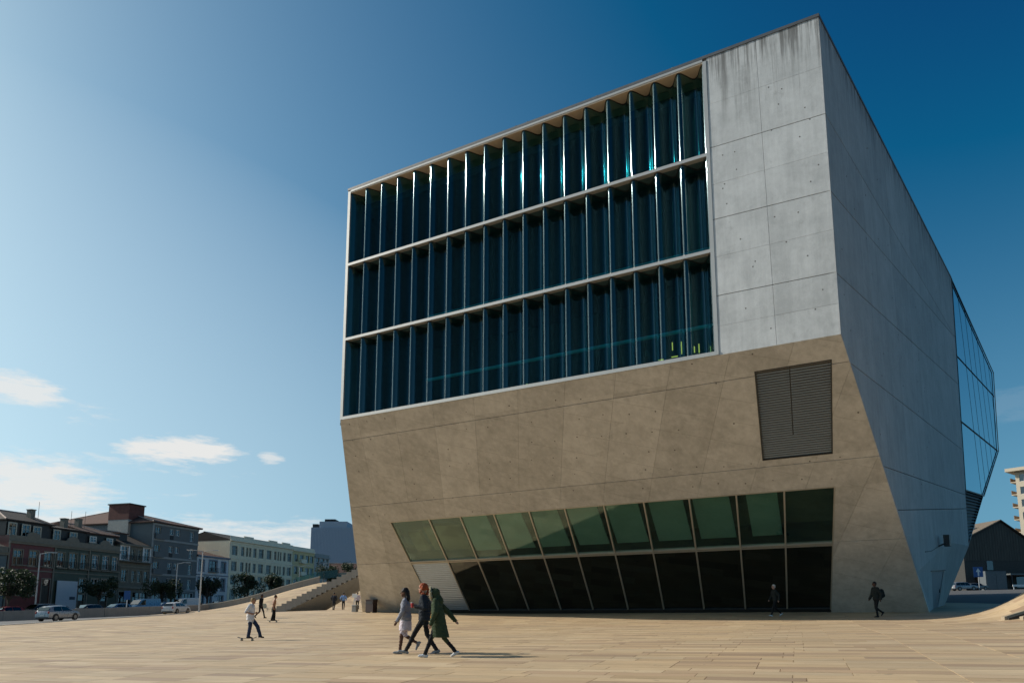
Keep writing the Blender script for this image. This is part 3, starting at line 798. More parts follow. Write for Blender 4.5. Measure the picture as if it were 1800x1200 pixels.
def zb_back(x):
    P = [(-46, 2.2), (-42, 2.5), (-38.9, 3.08), (-35.8, 3.9), (-31.4, 5.3), (-27.4, 6.3), (-21.6, 6.8), (-8, 6.9)]
    for (a, za), (b, zb_) in zip(P, P[1:]):
        if a <= x <= b: return za + (zb_ - za) * (x - a) / (b - a)
    return P[0][1] if x < P[0][0] else P[-1][1]
rm = MB(); xs = frange(-45, -8, 1.0); NR = 14
for i, x in enumerate(xs):
    for j in range(NR + 1):
        t = j / NR; y = 91 + 15 * t; e = t * t * (3 - 2 * t) * 0.55 + t * 0.45
        rm.v.append((x, y, (G(x, 91) - 0.02) * (1 - e) + zb_back(x) * e + 0.03))
for i in range(len(xs) - 1):
    for j in range(NR):
        a = i * (NR + 1) + j; rm.f.append([a, a + NR + 1, a + NR + 2, a + 1]); rm.m.append(0)
ramp = rm.build('plaza_ramp', trav_sheet, None, True); tag(ramp, 'sunlit travertine wave of the plaza rising behind the stair', 'ramp', kind='structure')

pw = empty('ramp_parapet', (-36, 106.2, 3), 0, 'grey concrete parapet climbing along the far edge of the paved ramp', 'wall')
xs = frange(-44, -27.5, 2.75)
for a, b in zip(xs, xs[1:]):
    za, zb_ = zb_back(a), zb_back(b); o = (-36, 106.2, 3)
    MB().prism([(a + .01, 106.0, za - 1.5), (b - .01, 106.0, zb_ - 1.5), (b - .01, 106.0, zb_ + 0.85), (a + .01, 106.0, za + 0.85)], (0, 0.35, 0)).build('wall_section', conc_plain, pw, off=o)
    MB().prism([(a, 105.95, za + 0.853), (b, 105.95, zb_ + 0.853), (b, 105.95, zb_ + 0.95), (a, 105.95, za + 0.95)], (0, 0.45, 0)).build('coping', conc_pale, pw, off=o)  # pale cap puts the sunlight on the parapet top into its colour
gb = empty('glass_balustrade', (-22, 106.2, 6), 0, 'greenish glass balustrade at the top of the paved ramp', 'balustrade')
bal_glass = glass_mat('balustrade_glass', (0.62, 0.74, 0.72), (0.6, 0.7, 0.7), base=0.05, rough=0.02)
for a in frange(-31, -9, 2.0)[:-1]:
    za, zb_ = zb_back(a) + (0.0 if a > -27 else 0.5), zb_back(a + 2) + (0.0 if a > -27 else 0.5); o = (-22, 106.2, 6)
    MB().prism([(a + .05, 106.45, za + 0.1), (a + 1.95, 106.45, zb_ + 0.1), (a + 1.95, 106.45, zb_ + 1.2), (a + .05, 106.45, za + 1.2)], (0, 0.03, 0)).build('glass_panel', bal_glass, gb, off=o)
    MB().cyl((a, 106.46, za - 0.5), (a, 106.46, za + 1.25), 0.03, n=6).build('post', dark_metal, gb, off=o)

# the free-standing stair
st = empty('stair', (-26.2, 82, 2), 0, 'open concrete stair rising from the plaza towards the hall, dark underneath', 'stair')
SO = (-26.2, 82, 2); NST = 20; X0, X1 = -26.4, -15.6; Z0, Z1 = 2.0, 7.3
side_pts = [(X0, Z0 - 0.3)]
for i in range(NST):
    xa = X0 + (X1 - X0) * i / NST; xb = X0 + (X1 - X0) * (i + 1) / NST; z = Z0 + (Z1 - Z0) * (i + 1) / NST
    MB().box((xa, 82.25, z - 0.32), (xb + 0.02 * (i < NST - 1) - 0.021, 86.0, z)).build('step', conc_pale, st, off=SO)
    MB().box((xa, 82.0, z - 0.75), (xb - 0.002, 82.24, z + 0.18)).build('stringer_block', conc_plain, st, off=SO)
und = MB()
und.loft([[(X0 + .1, 82.02, Z0 - 0.1), (X0 + .1, 85.95, Z0 - 0.1), (X0 + .1, 85.95, Z0 - 0.5), (X0 + .1, 82.02, Z0 - 0.5)],
          [(-22.0, 82.02, 3.46), (-22.0, 85.95, 3.46), (-22.0, 85.95, 1.9), (-22.0, 84.2, 1.9)],
          [(X1, 82.02, Z1 - .72), (X1, 85.95, Z1 - .72), (X1, 85.95, 5.6), (X1, 84.2, 5.6)]])
und.build('underside', conc_plain, st, off=SO)

# low concrete wall between plaza lane and street
lw = empty('street_wall', (-48.6, 88.8, 1.5), 0, 'long low grey concrete wall dividing the plaza lane from the street', 'wall')
path = [Vector((-66.5, 60.5)), Vector((-54.2, 79.6)), Vector((-48.5, 88.8)), Vector((-43.3, 105.5)), Vector((-42.6, 108))]
run = []
for a, b in zip(path, path[1:]):
    n = max(1, int((b - a).length / 3.4))
    run += [a.lerp(b, i / n) for i in range(n)]
run.append(path[-1])
for a, b in zip(run, run[1:]):
    d = (b - a).normalized(); nrm = Vector((-d.y, d.x)) * 0.14
    za, zb_ = G(*a), G(*b); a2, b2 = a + d * 0.012, b - d * 0.012
    prof = []
    for (p, z) in ((a2, za), (b2, zb_)):
        prof.append([(p.x - nrm.x * 1.2, p.y - nrm.y * 1.2, z - 0.1), (p.x + nrm.x * 1.2, p.y + nrm.y * 1.2, z - 0.1), (p.x + nrm.x, p.y + nrm.y, z + 1.03), (p.x - nrm.x, p.y - nrm.y, z + 1.03)])
    MB().loft(prof).build('wall_section', conc_plain, lw, off=(-48.6, 88.8, 1.5))
# kerb edging the plaza against the lane
kb = empty('plaza_kerb', (-41, 80, 1.5), 0, 'pale stone kerb edging the plaza along the lane', 'kerb')
for y in frange(40, 104, 1.6)[:-1]:
    a, b = (edge_x(y), y + 0.006), (edge_x(y + 1.6), y + 1.594)
    MB().loft([[(p[0] - 0.28, p[1], G(*p) - 0.1), (p[0] + 0.0, p[1], G(*p) - 0.1), (p[0] + 0.0, p[1], G(*p) + 0.07), (p[0] - 0.28, p[1], G(*p) + 0.07)] for p in (a, b)]).build('kerb_stone', conc_pale, kb, off=(-41, 80, 1.5))

# ------------------------------------------------------------------ houses along the street
P0 = Vector((-70.5, 105.0, 0)); U_ = Vector((0.2909, 0.9567, 0)); HR = math.atan2(0.9567, 0.2909)
granite = mat('granite_trim', (0.19, 0.18, 0.145), 0.85, var=0.15, scale=2.0, bump=0.15)
white_paint = mat('white_window_paint', (0.66, 0.67, 0.66), 0.5, var=0.05)
cream_paint = mat('cream_window_paint', (0.40, 0.40, 0.33), 0.6, var=0.08)
slate = mat('slate_cladding', (0.018, 0.022, 0.024), 0.55, var=0.25, scale=1.2, objrand=0.1)
pane_m = glass_mat('house_pane', (0.10, 0.12, 0.13), (0.85, 0.92, 1.0), base=0.10, rough=0.02, power=3.0)
curtain = mat('curtain_pale', (0.34, 0.33, 0.27), 0.9, var=0.15, scale=3)
dark_room = mat('dark_room', (0.018, 0.02, 0.022), 0.9)
iron = mat('wrought_iron', (0.03, 0.03, 0.032), 0.6, 0.3)
def tile_mat(name, col):
    m = bpy.data.materials.new(name); m.use_nodes = True; t = NT(m.node_tree); t.n.clear()
    out = t.node('ShaderNodeOutputMaterial'); b = t.node('ShaderNodeBsdfPrincipled')
    co = t.node('ShaderNodeTexCoord').outputs['Object']
    wv = t.node('ShaderNodeTexWave'); wv.bands_direction = 'X'; wv.inputs['Scale'].default_value = 1.6; wv.inputs['Distortion'].default_value = 0.6; t.l.new(co, wv.inputs[0])
    n1 = t.noise(co, 1.1, 5, 0.65); n2 = t.noise(co, 9, 3, 0.6)
    c = t.mix(n1, tuple(k * 0.55 for k in col), tuple(k * 1.35 for k in col)); c = t.mix(t.math('MULTIPLY', n2, 0.45), c, (0.06, 0.055, 0.045))
    c = t.mix(t.math('MULTIPLY', wv.outputs[1], 0.35), c, tuple(k * 0.35 for k in col))
    t.put(b.inputs['Base Color'], c); b.inputs['Roughness'].default_value = 0.85
    bp = t.node('ShaderNodeBump'); bp.inputs['Strength'].default_value = 0.6; bp.inputs['Distance'].default_value = 0.08
    t.l.new(wv.outputs[1], bp.inputs['Height']); t.l.new(bp.outputs[0], b.inputs['Normal'])
    t.l.new(b.outputs[0], out.inputs[0]); return m
tile_red = tile_mat('clay_roof_tile', (0.12, 0.048, 0.032)); tile_dark = tile_mat('weathered_roof_tile', (0.045, 0.034, 0.028))

WC = {}
def window(house, x, z, w, h, fm=white_paint, sm=granite, nx=2, nz=(0.68,), dep=0.22, fill='room', surround=0.16, back=pane_m, y0=0.0):
    """frame, pane and stone surround of one opening; x, z is its lower left corner"""
    key = (round(w, 2), round(h, 2), fm.name, sm.name if sm else '', nx, nz, fill, surround, y0)
    if key not in WC:
        f = MB(); t = 0.075; y1 = y0 + dep - 0.09; y2 = y0 + dep - 0.03
        f.box((0, y1, 0), (t, y2, h)); f.box((w - t, y1, 0), (w, y2, h)); f.box((t, y1, 0), (w - t, y2, t)); f.box((t, y1, h - t), (w - t, y2, h))
        for i in range(1, nx): f.box((w * i / nx - 0.035, y1 + 0.005, t), (w * i / nx + 0.035, y2 - 0.005, h - t))
        for q in nz: f.box((t, y1 + 0.008, h * q - 0.03), (w - t, y2 - 0.008, h * q + 0.03))
        p = MB().box((t, y0 + dep - 0.025, t), (w - t, y0 + dep - 0.015, h - t))
        c = MB()
        if fill == 'curtain':
            c.box((t, y0 + dep + 0.03, t), (w * 0.42, y0 + dep + 0.05, h - t)); c.box((w * 0.60, y0 + dep + 0.03, t), (w - t, y0 + dep + 0.05, h - t))
        if fill == 'blind': c.box((t, y0 + dep + 0.03, h * 0.55), (w - t, y0 + dep + 0.05, h - t))
        c.box((-0.02, y0 + dep + 0.35, -0.02), (w + 0.02, y0 + dep + 0.4, h + 0.02), 1)
        s = None
        if sm and surround:
            s = MB(); b = surround; q = y0 - 0.05
            s.box((-b, q, -0.02), (-0.003, y0 + 0.02, h + b)); s.box((w + 0.003, q, -0.02), (w + b, y0 + 0.02, h + b)); s.box((-0.003, q, h + 0.003), (w + 0.003, y0 + 0.02, h + b)); s.box((-b - 0.05, q - 0.06, -0.16), (w + b + 0.05, y0 + 0.02, -0.022))
        WC[key] = (f.mesh('window', fm), p.mesh('pane', back), c.mesh('room', [curtain, dark_room]), s.mesh('surround', sm) if s else None)
    f, p, c, s = WC[key]
    o = link('window', f, house, (x, 0, z)); link('pane', p, o); link('window_room', c, o)
    if s: link('surround', s, o)
    return o

def wall_with_holes(w, z0, z1, holes, depth, m, house, name='wall', dep=0.25, gable=None, y0=0.0):
    mb = MB(); xs = sorted({0.0, w} | {v for h in holes for v in (h[0], h[0] + h[2])}); zs = sorted({z0, z1} | {v for h in holes for v in (h[1], h[1] + h[3])})
    xs = [x for x in xs if 0 <= x <= w]; zs = [z for z in zs if z0 <= z <= z1]
    for a, b in zip(xs, xs[1:]):
        for c, d in zip(zs, zs[1:]):
            mx, mz = (a + b) / 2, (c + d) / 2
            if any(h[0] < mx < h[0] + h[2] and h[1] < mz < h[1] + h[3] for h in holes): continue
            mb.add([(a, y0, c), (b, y0, c), (b, y0, d), (a, y0, d)], [(0, 1, 2, 3)])
    for (x, z, ww, hh) in holes:
        mb.add([(x, y0, z), (x + ww, y0, z), (x + ww, y0, z + hh), (x, y0, z + hh), (x, y0 + dep, z), (x + ww, y0 + dep, z), (x + ww, y0 + dep, z + hh), (x, y0 + dep, z + hh)],
               [(0, 4, 5, 1), (1, 5, 6, 2), (2, 6, 7, 3), (3, 7, 4, 0)])
    D = depth
    mb.add([(0, y0, z0), (0, D, z0), (0, D, z1), (0, y0, z1), (w, y0, z0), (w, D, z0), (w, D, z1), (w, y0, z1)], [(0, 3, 2, 1), (4, 5, 6, 7), (1, 2, 6, 5), (3, 7, 6, 2)])
    if gable: mb.add([(0, y0, z1), (0, D, z1), (0, (y0 + D) / 2, gable), (w, y0, z1), (w, D, z1), (w, (y0 + D) / 2, gable)], [(0, 2, 1), (3, 4, 5)])
    return mb.build(name, m, house)

def pitched_roof(house, w, D, ze, zr, m, hipl=0, hipr=0, over=0.35, y0=0.0, name='roof'):
    a, b = -over, w + over; f, k = y0 - over, D + over; c = (y0 + D) / 2
    A = [(a, f, ze), (b, f, ze), (b, k, ze), (a, k, ze), (a + hipl, c, zr), (b - hipr, c, zr)]
    B = [(x, y, z - 0.18) for x, y, z in A[:4]]
    mb = MB().add(A + B, [(0, 1, 5, 4), (2, 3, 4, 5), (1, 2, 5), (3, 0, 4), (6, 7, 1, 0), (7, 8, 2, 1), (8, 9, 3, 2), (9, 6, 0, 3), (9, 8, 7, 6)])
    r = mb.build(name, m, house)
    rd = MB().tube([A[4], A[5]], 0.13, 6)
    for (p, q) in (((0, 4), (3, 4)) if hipl else ()) : rd.tube([A[p], A[q]], 0.11, 6)
    if hipl: rd.tube([A[0], A[4]], 0.12, 6)
    if hipr: rd.tube([A[1], A[5]], 0.12, 6)
    rd.build('ridge_tiles', mat('ridge_mortar', (0.42, 0.33, 0.28), 0.85, var=0.2), r)
    return r

def street_house(name, label, u0, u1):
    p = P0 + U_ * u0; zg = min(G(*(P0 + U_ * u0).xy), G(*(P0 + U_ * u1).xy)) - 0.3
    h = empty(name, (p.x, p.y, zg), HR, label, 'house', 'houses along the street'); h['zg'] = zg
    return h, zg, u1 - u0

def band(house, w, z, hh, out, m, name='cornice', x0=0.0, y0=0.0):
    return MB().box((x0 - 0.02, y0 - out, z), (w + 0.02, y0 + 0.05, z + hh)).build(name, m, house)
def balcony(house, x, z, w, hh=0.95, out=0.5):
    b = MB().box((x, -out, z - 0.14), (x + w, -0.003, z)).build('balcony', granite, house)
    r = MB().box((x, -out, z + hh - 0.05), (x + w, -out + 0.04, z + hh))
    n = max(2, int(w / 0.16))
    for i in range(n + 1): r.box((x + (w - 0.03) * i / n, -out + 0.005, z), (x + (w - 0.03) * i / n + 0.025, -out + 0.03, z + hh - 0.05))
    r.build('railing', iron, b)

def row_house(name, label, u0, u1, wallm, uppers, lowers, door, ztop, mans, roofm, zr, fm, fill, dorm, bal=None, arcs=0, hipl=0, hipr=0, sm=granite, setb=0.9, D=13.0):
    h, zg, w = street_house(name, label, u0, u1)
    L = lambda q: (q[0] - u0, q[1] - zg, q[2] - q[0], q[3] - q[1])
    holes = [L(q) for q in uppers + lowers] + ([L(door)] if door else [])
    wall_with_holes(w, 0, ztop - zg, holes, D, wallm, h)
    for q in uppers + lowers: window(h, *L(q)[:4], fm=fm, sm=sm, nx=2, nz=(0.70,), fill=fill)
    if door:
        d = L(door); dm = MB().box((d[0], 0.12, d[1]), (d[0] + d[2], 0.2, d[1] + d[3] - 0.9)); dm.box((d[0] + d[2] / 2 - 0.03, 0.1, d[1]), (d[0] + d[2] / 2 + 0.03, 0.12, d[1] + d[3] - 0.9))
        do = dm.build('door', mat('door_wood', (0.05, 0.045, 0.035), 0.6), h)
        MB().box((d[0], 0.14, d[1] + d[3] - 0.88), (d[0] + d[2], 0.16, d[1] + d[3])).build('fanlight', pane_m, do)
        s = MB(); s.box((d[0] - .16, -.05, d[1]), (d[0] - .003, .02, d[1] + d[3] + .16)); s.box((d[0] + d[2] + .003, -.05, d[1]), (d[0] + d[2] + .16, .02, d[1] + d[3] + .16)); s.box((d[0], -.05, d[1] + d[3] + .003), (d[0] + d[2], .02, d[1] + d[3] + .16)); s.build('door_surround', sm, h)
    zc = ztop - zg
    band(h, w, zc - 1.15, 0.28, 0.28, sm); band(h, w, zc - 0.87, 0.12, 0.42, sm, 'cornice_moulding'); band(h, w, zc - 0.75, 0.78, 0.08, sm, 'parapet')
    band(h, w, 8.05 - zg, 0.16, 0.10, sm, 'string_course')
    for i in range(arcs):
        cx = w * (i + 0.5) / arcs; mb = MB(); n = 10
        pts = [(cx + 1.1 * math.cos(math.pi * k / n), -0.10, zc + 0.003 + 0.75 * math.sin(math.pi * k / n)) for k in range(n + 1)]
        mb.prism(pts, (0, 0.25, 0)); mb.build('parapet_crest', sm, h)
    MB().box((-0.02, -0.14, 0), (0.18, 0.0, zc - 1.15)).build('downpipe_pilaster', sm, h)
    if mans:
        z0, z1 = zc - 0.1, mans - zg
        dh = [L(q) for q in dorm]
        wall_with_holes(w, z0, z1, [], D - 0.5, slate, h, 'mansard', y0=setb)
        for q in dh:
            window(h, q[0], q[1], q[2], q[3], fm=fm, sm=cream_paint, nx=2, nz=(0.6,), dep=0.05, fill='blind' if int(q[0] * 7) % 2 else 'none', surround=0.10, y0=setb - 0.26)
        pitched_roof(h, w, D - 0.5, z1, zr - zg, roofm, hipl, hipr, 0.35, y0=setb)
    else:
        pitched_roof(h, w, D, zc + 0.0, zr - zg, roofm, hipl, hipr, 0.3, y0=0.35)
    return h, zg

red_tilewall = mat('oxblood_tile_wall', (0.115, 0.018, 0.018), 0.45, var=0.22, scale=2.0)
green_tilewall = mat('green_tile_wall', (0.036, 0.052, 0.034), 0.45, var=0.2, scale=2.0)
teal_wall = mat('bluegrey_wall', (0.11, 0.15, 0.16), 0.7, var=0.15)
stonewall = mat('brown_stone_wall', (0.14, 0.135, 0.11), 0.85, var=0.2, scale=1.5)
row_house('row_house', 'blue-grey house at the left picture edge beside the dark red one', -11.5, -1.3, teal_wall, [(-9.6, 7.9, -8.2, 10.0), (-7.0, 7.9, -5.6, 10.0), (-4.0, 7.9, -2.6, 10.0)], [(-9.6, 3.6, -8.2, 6.3), (-7.0, 3.6, -5.6, 6.3)], (-4.0, 1.7, -2.6, 6.0), 11.2, None, tile_dark, 13.2, cream_paint, 'curtain', [])
h1, z1_ = row_house('row_house', 'dark red tiled old house with three white dormer windows on top', -1.2, 6.1, red_tilewall, [(-0.38, 8.8, 0.99, 10.95), (2.1, 8.8, 3.5, 11.0), (4.55, 8.8, 5.9, 11.0)], [(-0.4, 4.6, 1.15, 7.05), (2.05, 4.6, 3.65, 7.05)], (4.55, 1.7, 5.85, 7.0), 12.95, 15.25, tile_dark, 17.2, cream_paint, 'curtain', [(-1.0, 13.05, 0.15, 14.75), (1.1, 13.05, 2.3, 14.7), (2.9, 13.05, 4.1, 14.6)], arcs=1, hipl=3.2)
h2, z2_ = row_house('row_house', 'dark green tiled old house with a big white board over its ground floor', 6.15, 12.35, green_tilewall, [(6.78, 8.9, 8.0, 11.15), (8.85, 8.9, 10.2, 11.2), (10.9, 8.9, 12.1, 11.2)], [(10.98, 5.3, 12.1, 7.4)], (10.98, 1.9, 12.1, 4.9), 12.95, 14.9, tile_dark, 16.0, cream_paint, 'blind', [(6.3, 13.05, 7.4, 14.5), (9.2, 13.05, 10.4, 14.4)], arcs=1)
h3, z3_ = row_house('row_house', 'green tiled old house with white sash windows next to the grey block', 12.4, 18.35, green_tilewall, [(13.05, 9.05, 14.25, 11.2), (15.05, 9.05, 16.3, 11.25), (17.0, 9.05, 18.2, 11.2)], [(13.2, 5.3, 14.6, 7.5), (15.2, 5.3, 16.5, 7.5), (17.1, 5.3, 18.2, 7.5)], (15.2, 2.1, 16.5, 4.9), 13.0, 14.8, tile_red, 16.6, white_paint, 'none', [(12.9, 13.3, 14.1, 14.2), (16.2, 13.3, 17.4, 14.2)], arcs=1, hipr=2.0)
# chimneys and aerials on the old roofs
for (hh, cx_, cy_, z0_, z1_) in ((h1, 5.6, 3.2, 14.6, 17.4), (h2, 4.8, 4.0, 14.4, 16.9), (h3, 1.4, 4.2, 14.4, 17.2), (h1, 0.9, 7.5, 15.8, 18.0)):
    q = hh['zg']; c_ = MB().box((cx_, cy_, z0_ - q), (cx_ + 0.7, cy_ + 0.9, z1_ - q)).build('chimney', granite, hh); MB().box((cx_ - .08, cy_ - .08, z1_ - q), (cx_ + .78, cy_ + .98, z1_ - q + 0.12)).build('chimney_cap', granite, c_)
    MB().cyl((cx_ + 1.2, cy_, z0_ - q), (cx_ + 1.2, cy_, z1_ - q + 1.4), 0.03, n=5).build('aerial', iron, hh)
for hh, x in ((h1, 1.0), (h1, 4.3), (h2, 0.5), (h2, 2.5), (h2, 4.6), (h3, 0.5), (h3, 2.5), (h3, 4.4)): balcony(hh, x - 0.2 if hh is not h1 else x + 0.1 - 0.0, 8.85 - hh['zg'], 1.75)
# the white board hung on the green house
bd = empty('advertising_board', (P0 + U_ * 6.85 + Vector((0.9567, -0.2909, 0)) * 0.35 + Vector((0, 0, 2.6))), HR, 'big white board covering the ground floor of the green house', 'board')
MB().box((0, 0, 0), (3.6, 0.1, 4.3)).build('panel', mat('board_white', (0.48, 0.52, 0.56), 0.6, var=0.06), bd)
for x in (0.0, 3.5): MB().box((x, 0.1, -0.8), (x + 0.1, 0.2, 4.3)).build('board_post', iron, bd)
MB().box((2.3, -0.02, 1.5), (3.3, -0.004, 1.95)).build('printed_strip', mat('board_print', (0.03, 0.05, 0.08), 0.5), bd)

# narrow stone house with a balconied top floor
h4, zg, w = street_house('row_house', 'narrow brownish stone house with white framed openings above a dark balcony', 18.45, 25.25)
L4 = lambda q: (q[0] - 18.45, q[1] - zg, q[2] - q[0], q[3] - q[1])
tops = [(18.75, 11.0, 20.2, 13.2), (20.9, 11.0, 21.7, 12.9), (22.3, 11.0, 23.1, 12.9), (23.7, 11.0, 25.0, 13.2)]
mids = [(19.1, 7.3, 20.4, 9.3), (21.3, 7.3, 22.2, 9.3), (22.6, 7.3, 23.5, 9.3), (24.0, 7.3, 25.0, 9.3)]
shops = [(18.9, 2.5, 21.4, 5.6), (21.8, 2.5, 25.0, 5.6)]
wall_with_holes(w, 0, 13.6 - zg, [L4(q) for q in tops + mids + shops], 13, stonewall, h4)
for i, q in enumerate(tops): window(h4, *L4(q), fm=white_paint if i in (0, 3) else cream_paint, sm=white_paint if i in (0, 3) else granite, fill='none', surround=0.30 if i in (0, 3) else 0.12)
for q in mids: window(h4, *L4(q), fm=cream_paint, fill='none')
for q in shops: window(h4, *L4(q), fm=iron, sm=granite, nx=4, nz=(0.75,), fill='none')
balcony(h4, 0.1, 10.75 - zg, w - 0.2, 1.0, 0.8)
for z_, hh, oo in ((6.2, 0.35, 0.3), (9.75, 0.2, 0.15), (13.35, 0.28, 0.35)): band(h4, w, z_ - zg, hh, oo, granite)
pitched_roof(h4, w, 13, 13.65 - zg, 16.3 - zg, tile_dark, 0, 0, 0.2, y0=0.2)
dmr = MB().box((1.2, 1.6, 14.0 - zg), (2.9, 4.5, 15.4 - zg)).build('dormer', slate, h4); MB().box((1.0, 1.4, 15.4 - zg), (3.1, 4.8, 15.55 - zg)).build('dormer_roof', tile_red, dmr)

# grey apartment block
h5, zg, w = street_house('apartment_block', 'five storey grey apartment block with white windows and a brick stair tower', 25.4, 36.9)
h5['category'] = 'building'
L5 = lambda q: (q[0] - 25.4, q[1] - zg, q[2] - q[0], q[3] - q[1])
greyw = mat('grey_render', (0.125, 0.142, 0.146), 0.8, var=0.12, scale=0.5, streak=0.4)
greyb = mat('pale_grey_band', (0.30, 0.31, 0.30), 0.8, var=0.1)
rows5 = [(16.15, 17.25), (12.95, 14.1), (9.95, 11.1), (7.2, 8.3)]; wins = []
for (za, zb_) in rows5:
    wins += [(26.0, za - 0.5, 27.3, zb_), (29.45, za, 30.5, zb_), (31.0, za, 32.05, zb_), (34.7, za - 0.7, 35.7, zb_)]
shops5 = [(26.2, 3.0, 29.0, 5.8), (29.8, 3.0, 33.0, 5.8), (33.6, 3.0, 36.2, 5.8)]
wall_with_holes(w, 0, 18.1 - zg, [L5(q) for q in wins + shops5], 26.0, greyw, h5)
for i, q in enumerate(wins):
    window(h5, *L5(q), fm=white_paint if i % 4 in (1, 2, 3) else cream_paint, sm=None, nx=2, nz=() if i % 4 in (1, 2) else (0.5,), fill='blind' if i % 5 == 1 else 'none', surround=0)
    if i % 4 == 0: MB().box((q[0] - 25.4 - 0.2, -0.35, q[1] - zg - 0.55), (q[0] - 25.4 + 2.0, -0.003, q[1] - zg + 0.45)).build('balcony', greyw, h5)
    if i % 4 == 1: MB().box((q[0] - 25.4 + 0.1, -0.05, q[1] - zg - 0.85), (q[0] - 25.4 + 0.95, -0.003, q[1] - zg - 0.1)).build('vent_panel', iron, h5)
for q in shops5: window(h5, *L5(q), fm=iron, sm=greyb, nx=3, nz=(), fill='none', surround=0.2)
for z_ in (17.55, 14.85, 11.75, 8.75, 6.15): band(h5, w, z_ - zg, 0.34, 0.10, greyb, 'floor_band')
MB().box((-0.12, -0.12, 0), (0.15, 0.0, 17.55 - zg)).build('corner_pilaster', greyb, h5)
pitched_roof(h5, w, 26.0, 18.12 - zg, 21.3 - zg, tile_red, 5.5, 5.5, 0.5)
brk = mat('brick_red_render', (0.13, 0.05, 0.04), 0.85, var=0.2, scale=1.5)
tw = MB().box((-0.6, 5.0, 14.5 - zg), (2.9, 9.5, 18.6 - zg)).build('stair_tower_base', mat('bare_render', (0.36, 0.36, 0.33), 0.85, var=0.15), h5)
MB().box((-0.62, 4.98, 18.6 - zg), (2.92, 9.52, 21.3 - zg)).build('stair_tower', brk, tw); MB().box((-0.8, 4.8, 21.3 - zg), (3.1, 9.7, 21.5 - zg)).build('tower_slab', iron, tw)

# white and blue ornate house
h6, zg, w = street_house('row_house', 'small white house with blue-grey window frames below the long cream building', 37.0, 46.1)
L6 = lambda q: (q[0] - 37.0, q[1] - zg, q[2] - q[0], q[3] - q[1])
wins = [(37.6, 10.2, 38.9, 12.2), (40.4, 10.2, 42.6, 12.3), (44.0, 10.2, 45.2, 12.2), (37.6, 6.6, 38.9, 8.9), (39.9, 6.6, 41.0, 8.9), (42.0, 6.6, 43.0, 8.9), (44.2, 6.6, 45.2, 8.9)]
doors6 = [(38.0, 2.9, 39.4, 5.6), (40.3, 2.9, 41.6, 5.6), (43.6, 2.9, 45.0, 5.6)]
whitew = mat('white_lime_wall', (0.60, 0.61, 0.62), 0.8, var=0.1); bluefr = mat('blue_grey_trim', (0.14, 0.17, 0.22), 0.6, var=0.1)
wall_with_holes(w, 0, 13.1 - zg, [L6(q) for q in wins + doors6], 12, whitew, h6)
for q in wins: window(h6, *L6(q), fm=bluefr, sm=bluefr, fill='none', surround=0.22)
for q in doors6: window(h6, *L6(q), fm=bluefr, sm=bluefr, nx=2, nz=(0.8,), fill='none', surround=0.15)
band(h6, w, 12.85 - zg, 0.3, 0.3, bluefr); band(h6, w, 9.4 - zg, 0.18, 0.12, bluefr, 'string_course'); balcony(h6, 3.2, 10.15 - zg, 2.6, 0.8, 0.5)
pitched_roof(h6, w, 12, 13.15 - zg, 14.6 - zg, tile_red, 0, 0, 0.25)

# long cream building with a plain gable
h7, zg, w = street_house('terrace_building', 'long cream four storey building with a plain gable end and rows of dark windows', 46.2, 68.4); h7['category'] = 'building'
L7 = lambda q: (q[0] - 46.2, q[1] - zg, q[2] - q[0], q[3] - q[1])
creamw = mat('cream_render', (0.80, 0.71, 0.52), 0.85, var=0.12, scale=0.6, streak=0.45); creamt = mat('cream_trim', (0.80, 0.73, 0.56), 0.8, var=0.1)
cols7 = [(46.9, 48.7), (49.8, 50.9), (51.5, 52.2), (52.5, 53.2), (53.9, 55.0), (55.8, 57.5), (58.6, 60.3), (61.3, 62.2), (62.6, 63.2), (63.5, 64.1), (64.8, 65.7), (66.4, 68.0)]
wins = [(a, z_, b, z_ + 1.95) for (a, b) in cols7 for z_ in (13.9, 10.7, 7.95, 5.0)]
wall_with_holes(w, 0, 17.0 - zg, [L7(q) for q in wins], 13, creamw, h7, gable=18.7 - zg)
for q in wins: window(h7, *L7(q), fm=cream_paint, sm=None, nx=2 if q[2] - q[0] < 1.3 else 4, nz=(0.66,), fill='none', surround=0)
for z_ in (16.35, 13.2, 10.2, 7.4): band(h7, w, z_ - zg, 0.22, 0.10, creamt, 'string_course')
band(h7, w, 16.75 - zg, 0.25, 0.4, creamt); band(h7, w, 17.0 - zg + 0.003, 0.75, 0.05, creamt, 'parapet')
for x in (4.5, 13.0, 18.0): MB().box((x, -0.08, 17.76 - zg), (x + 3.0, 0.2, 18.1 - zg)).build('parapet_block', creamt, h7)
for (a, b) in ((3.1, 3.3), (9.2, 9.4), (11.9, 12.1), (14.5, 14.7)): MB().box((a, -0.06, 0.5), (b, 0.0, 16.3 - zg)).build('pilaster', creamt, h7)
pitched_roof(h7, w, 13, 17.02 - zg, 18.75 - zg, tile_dark, 0, 0, 0.02)

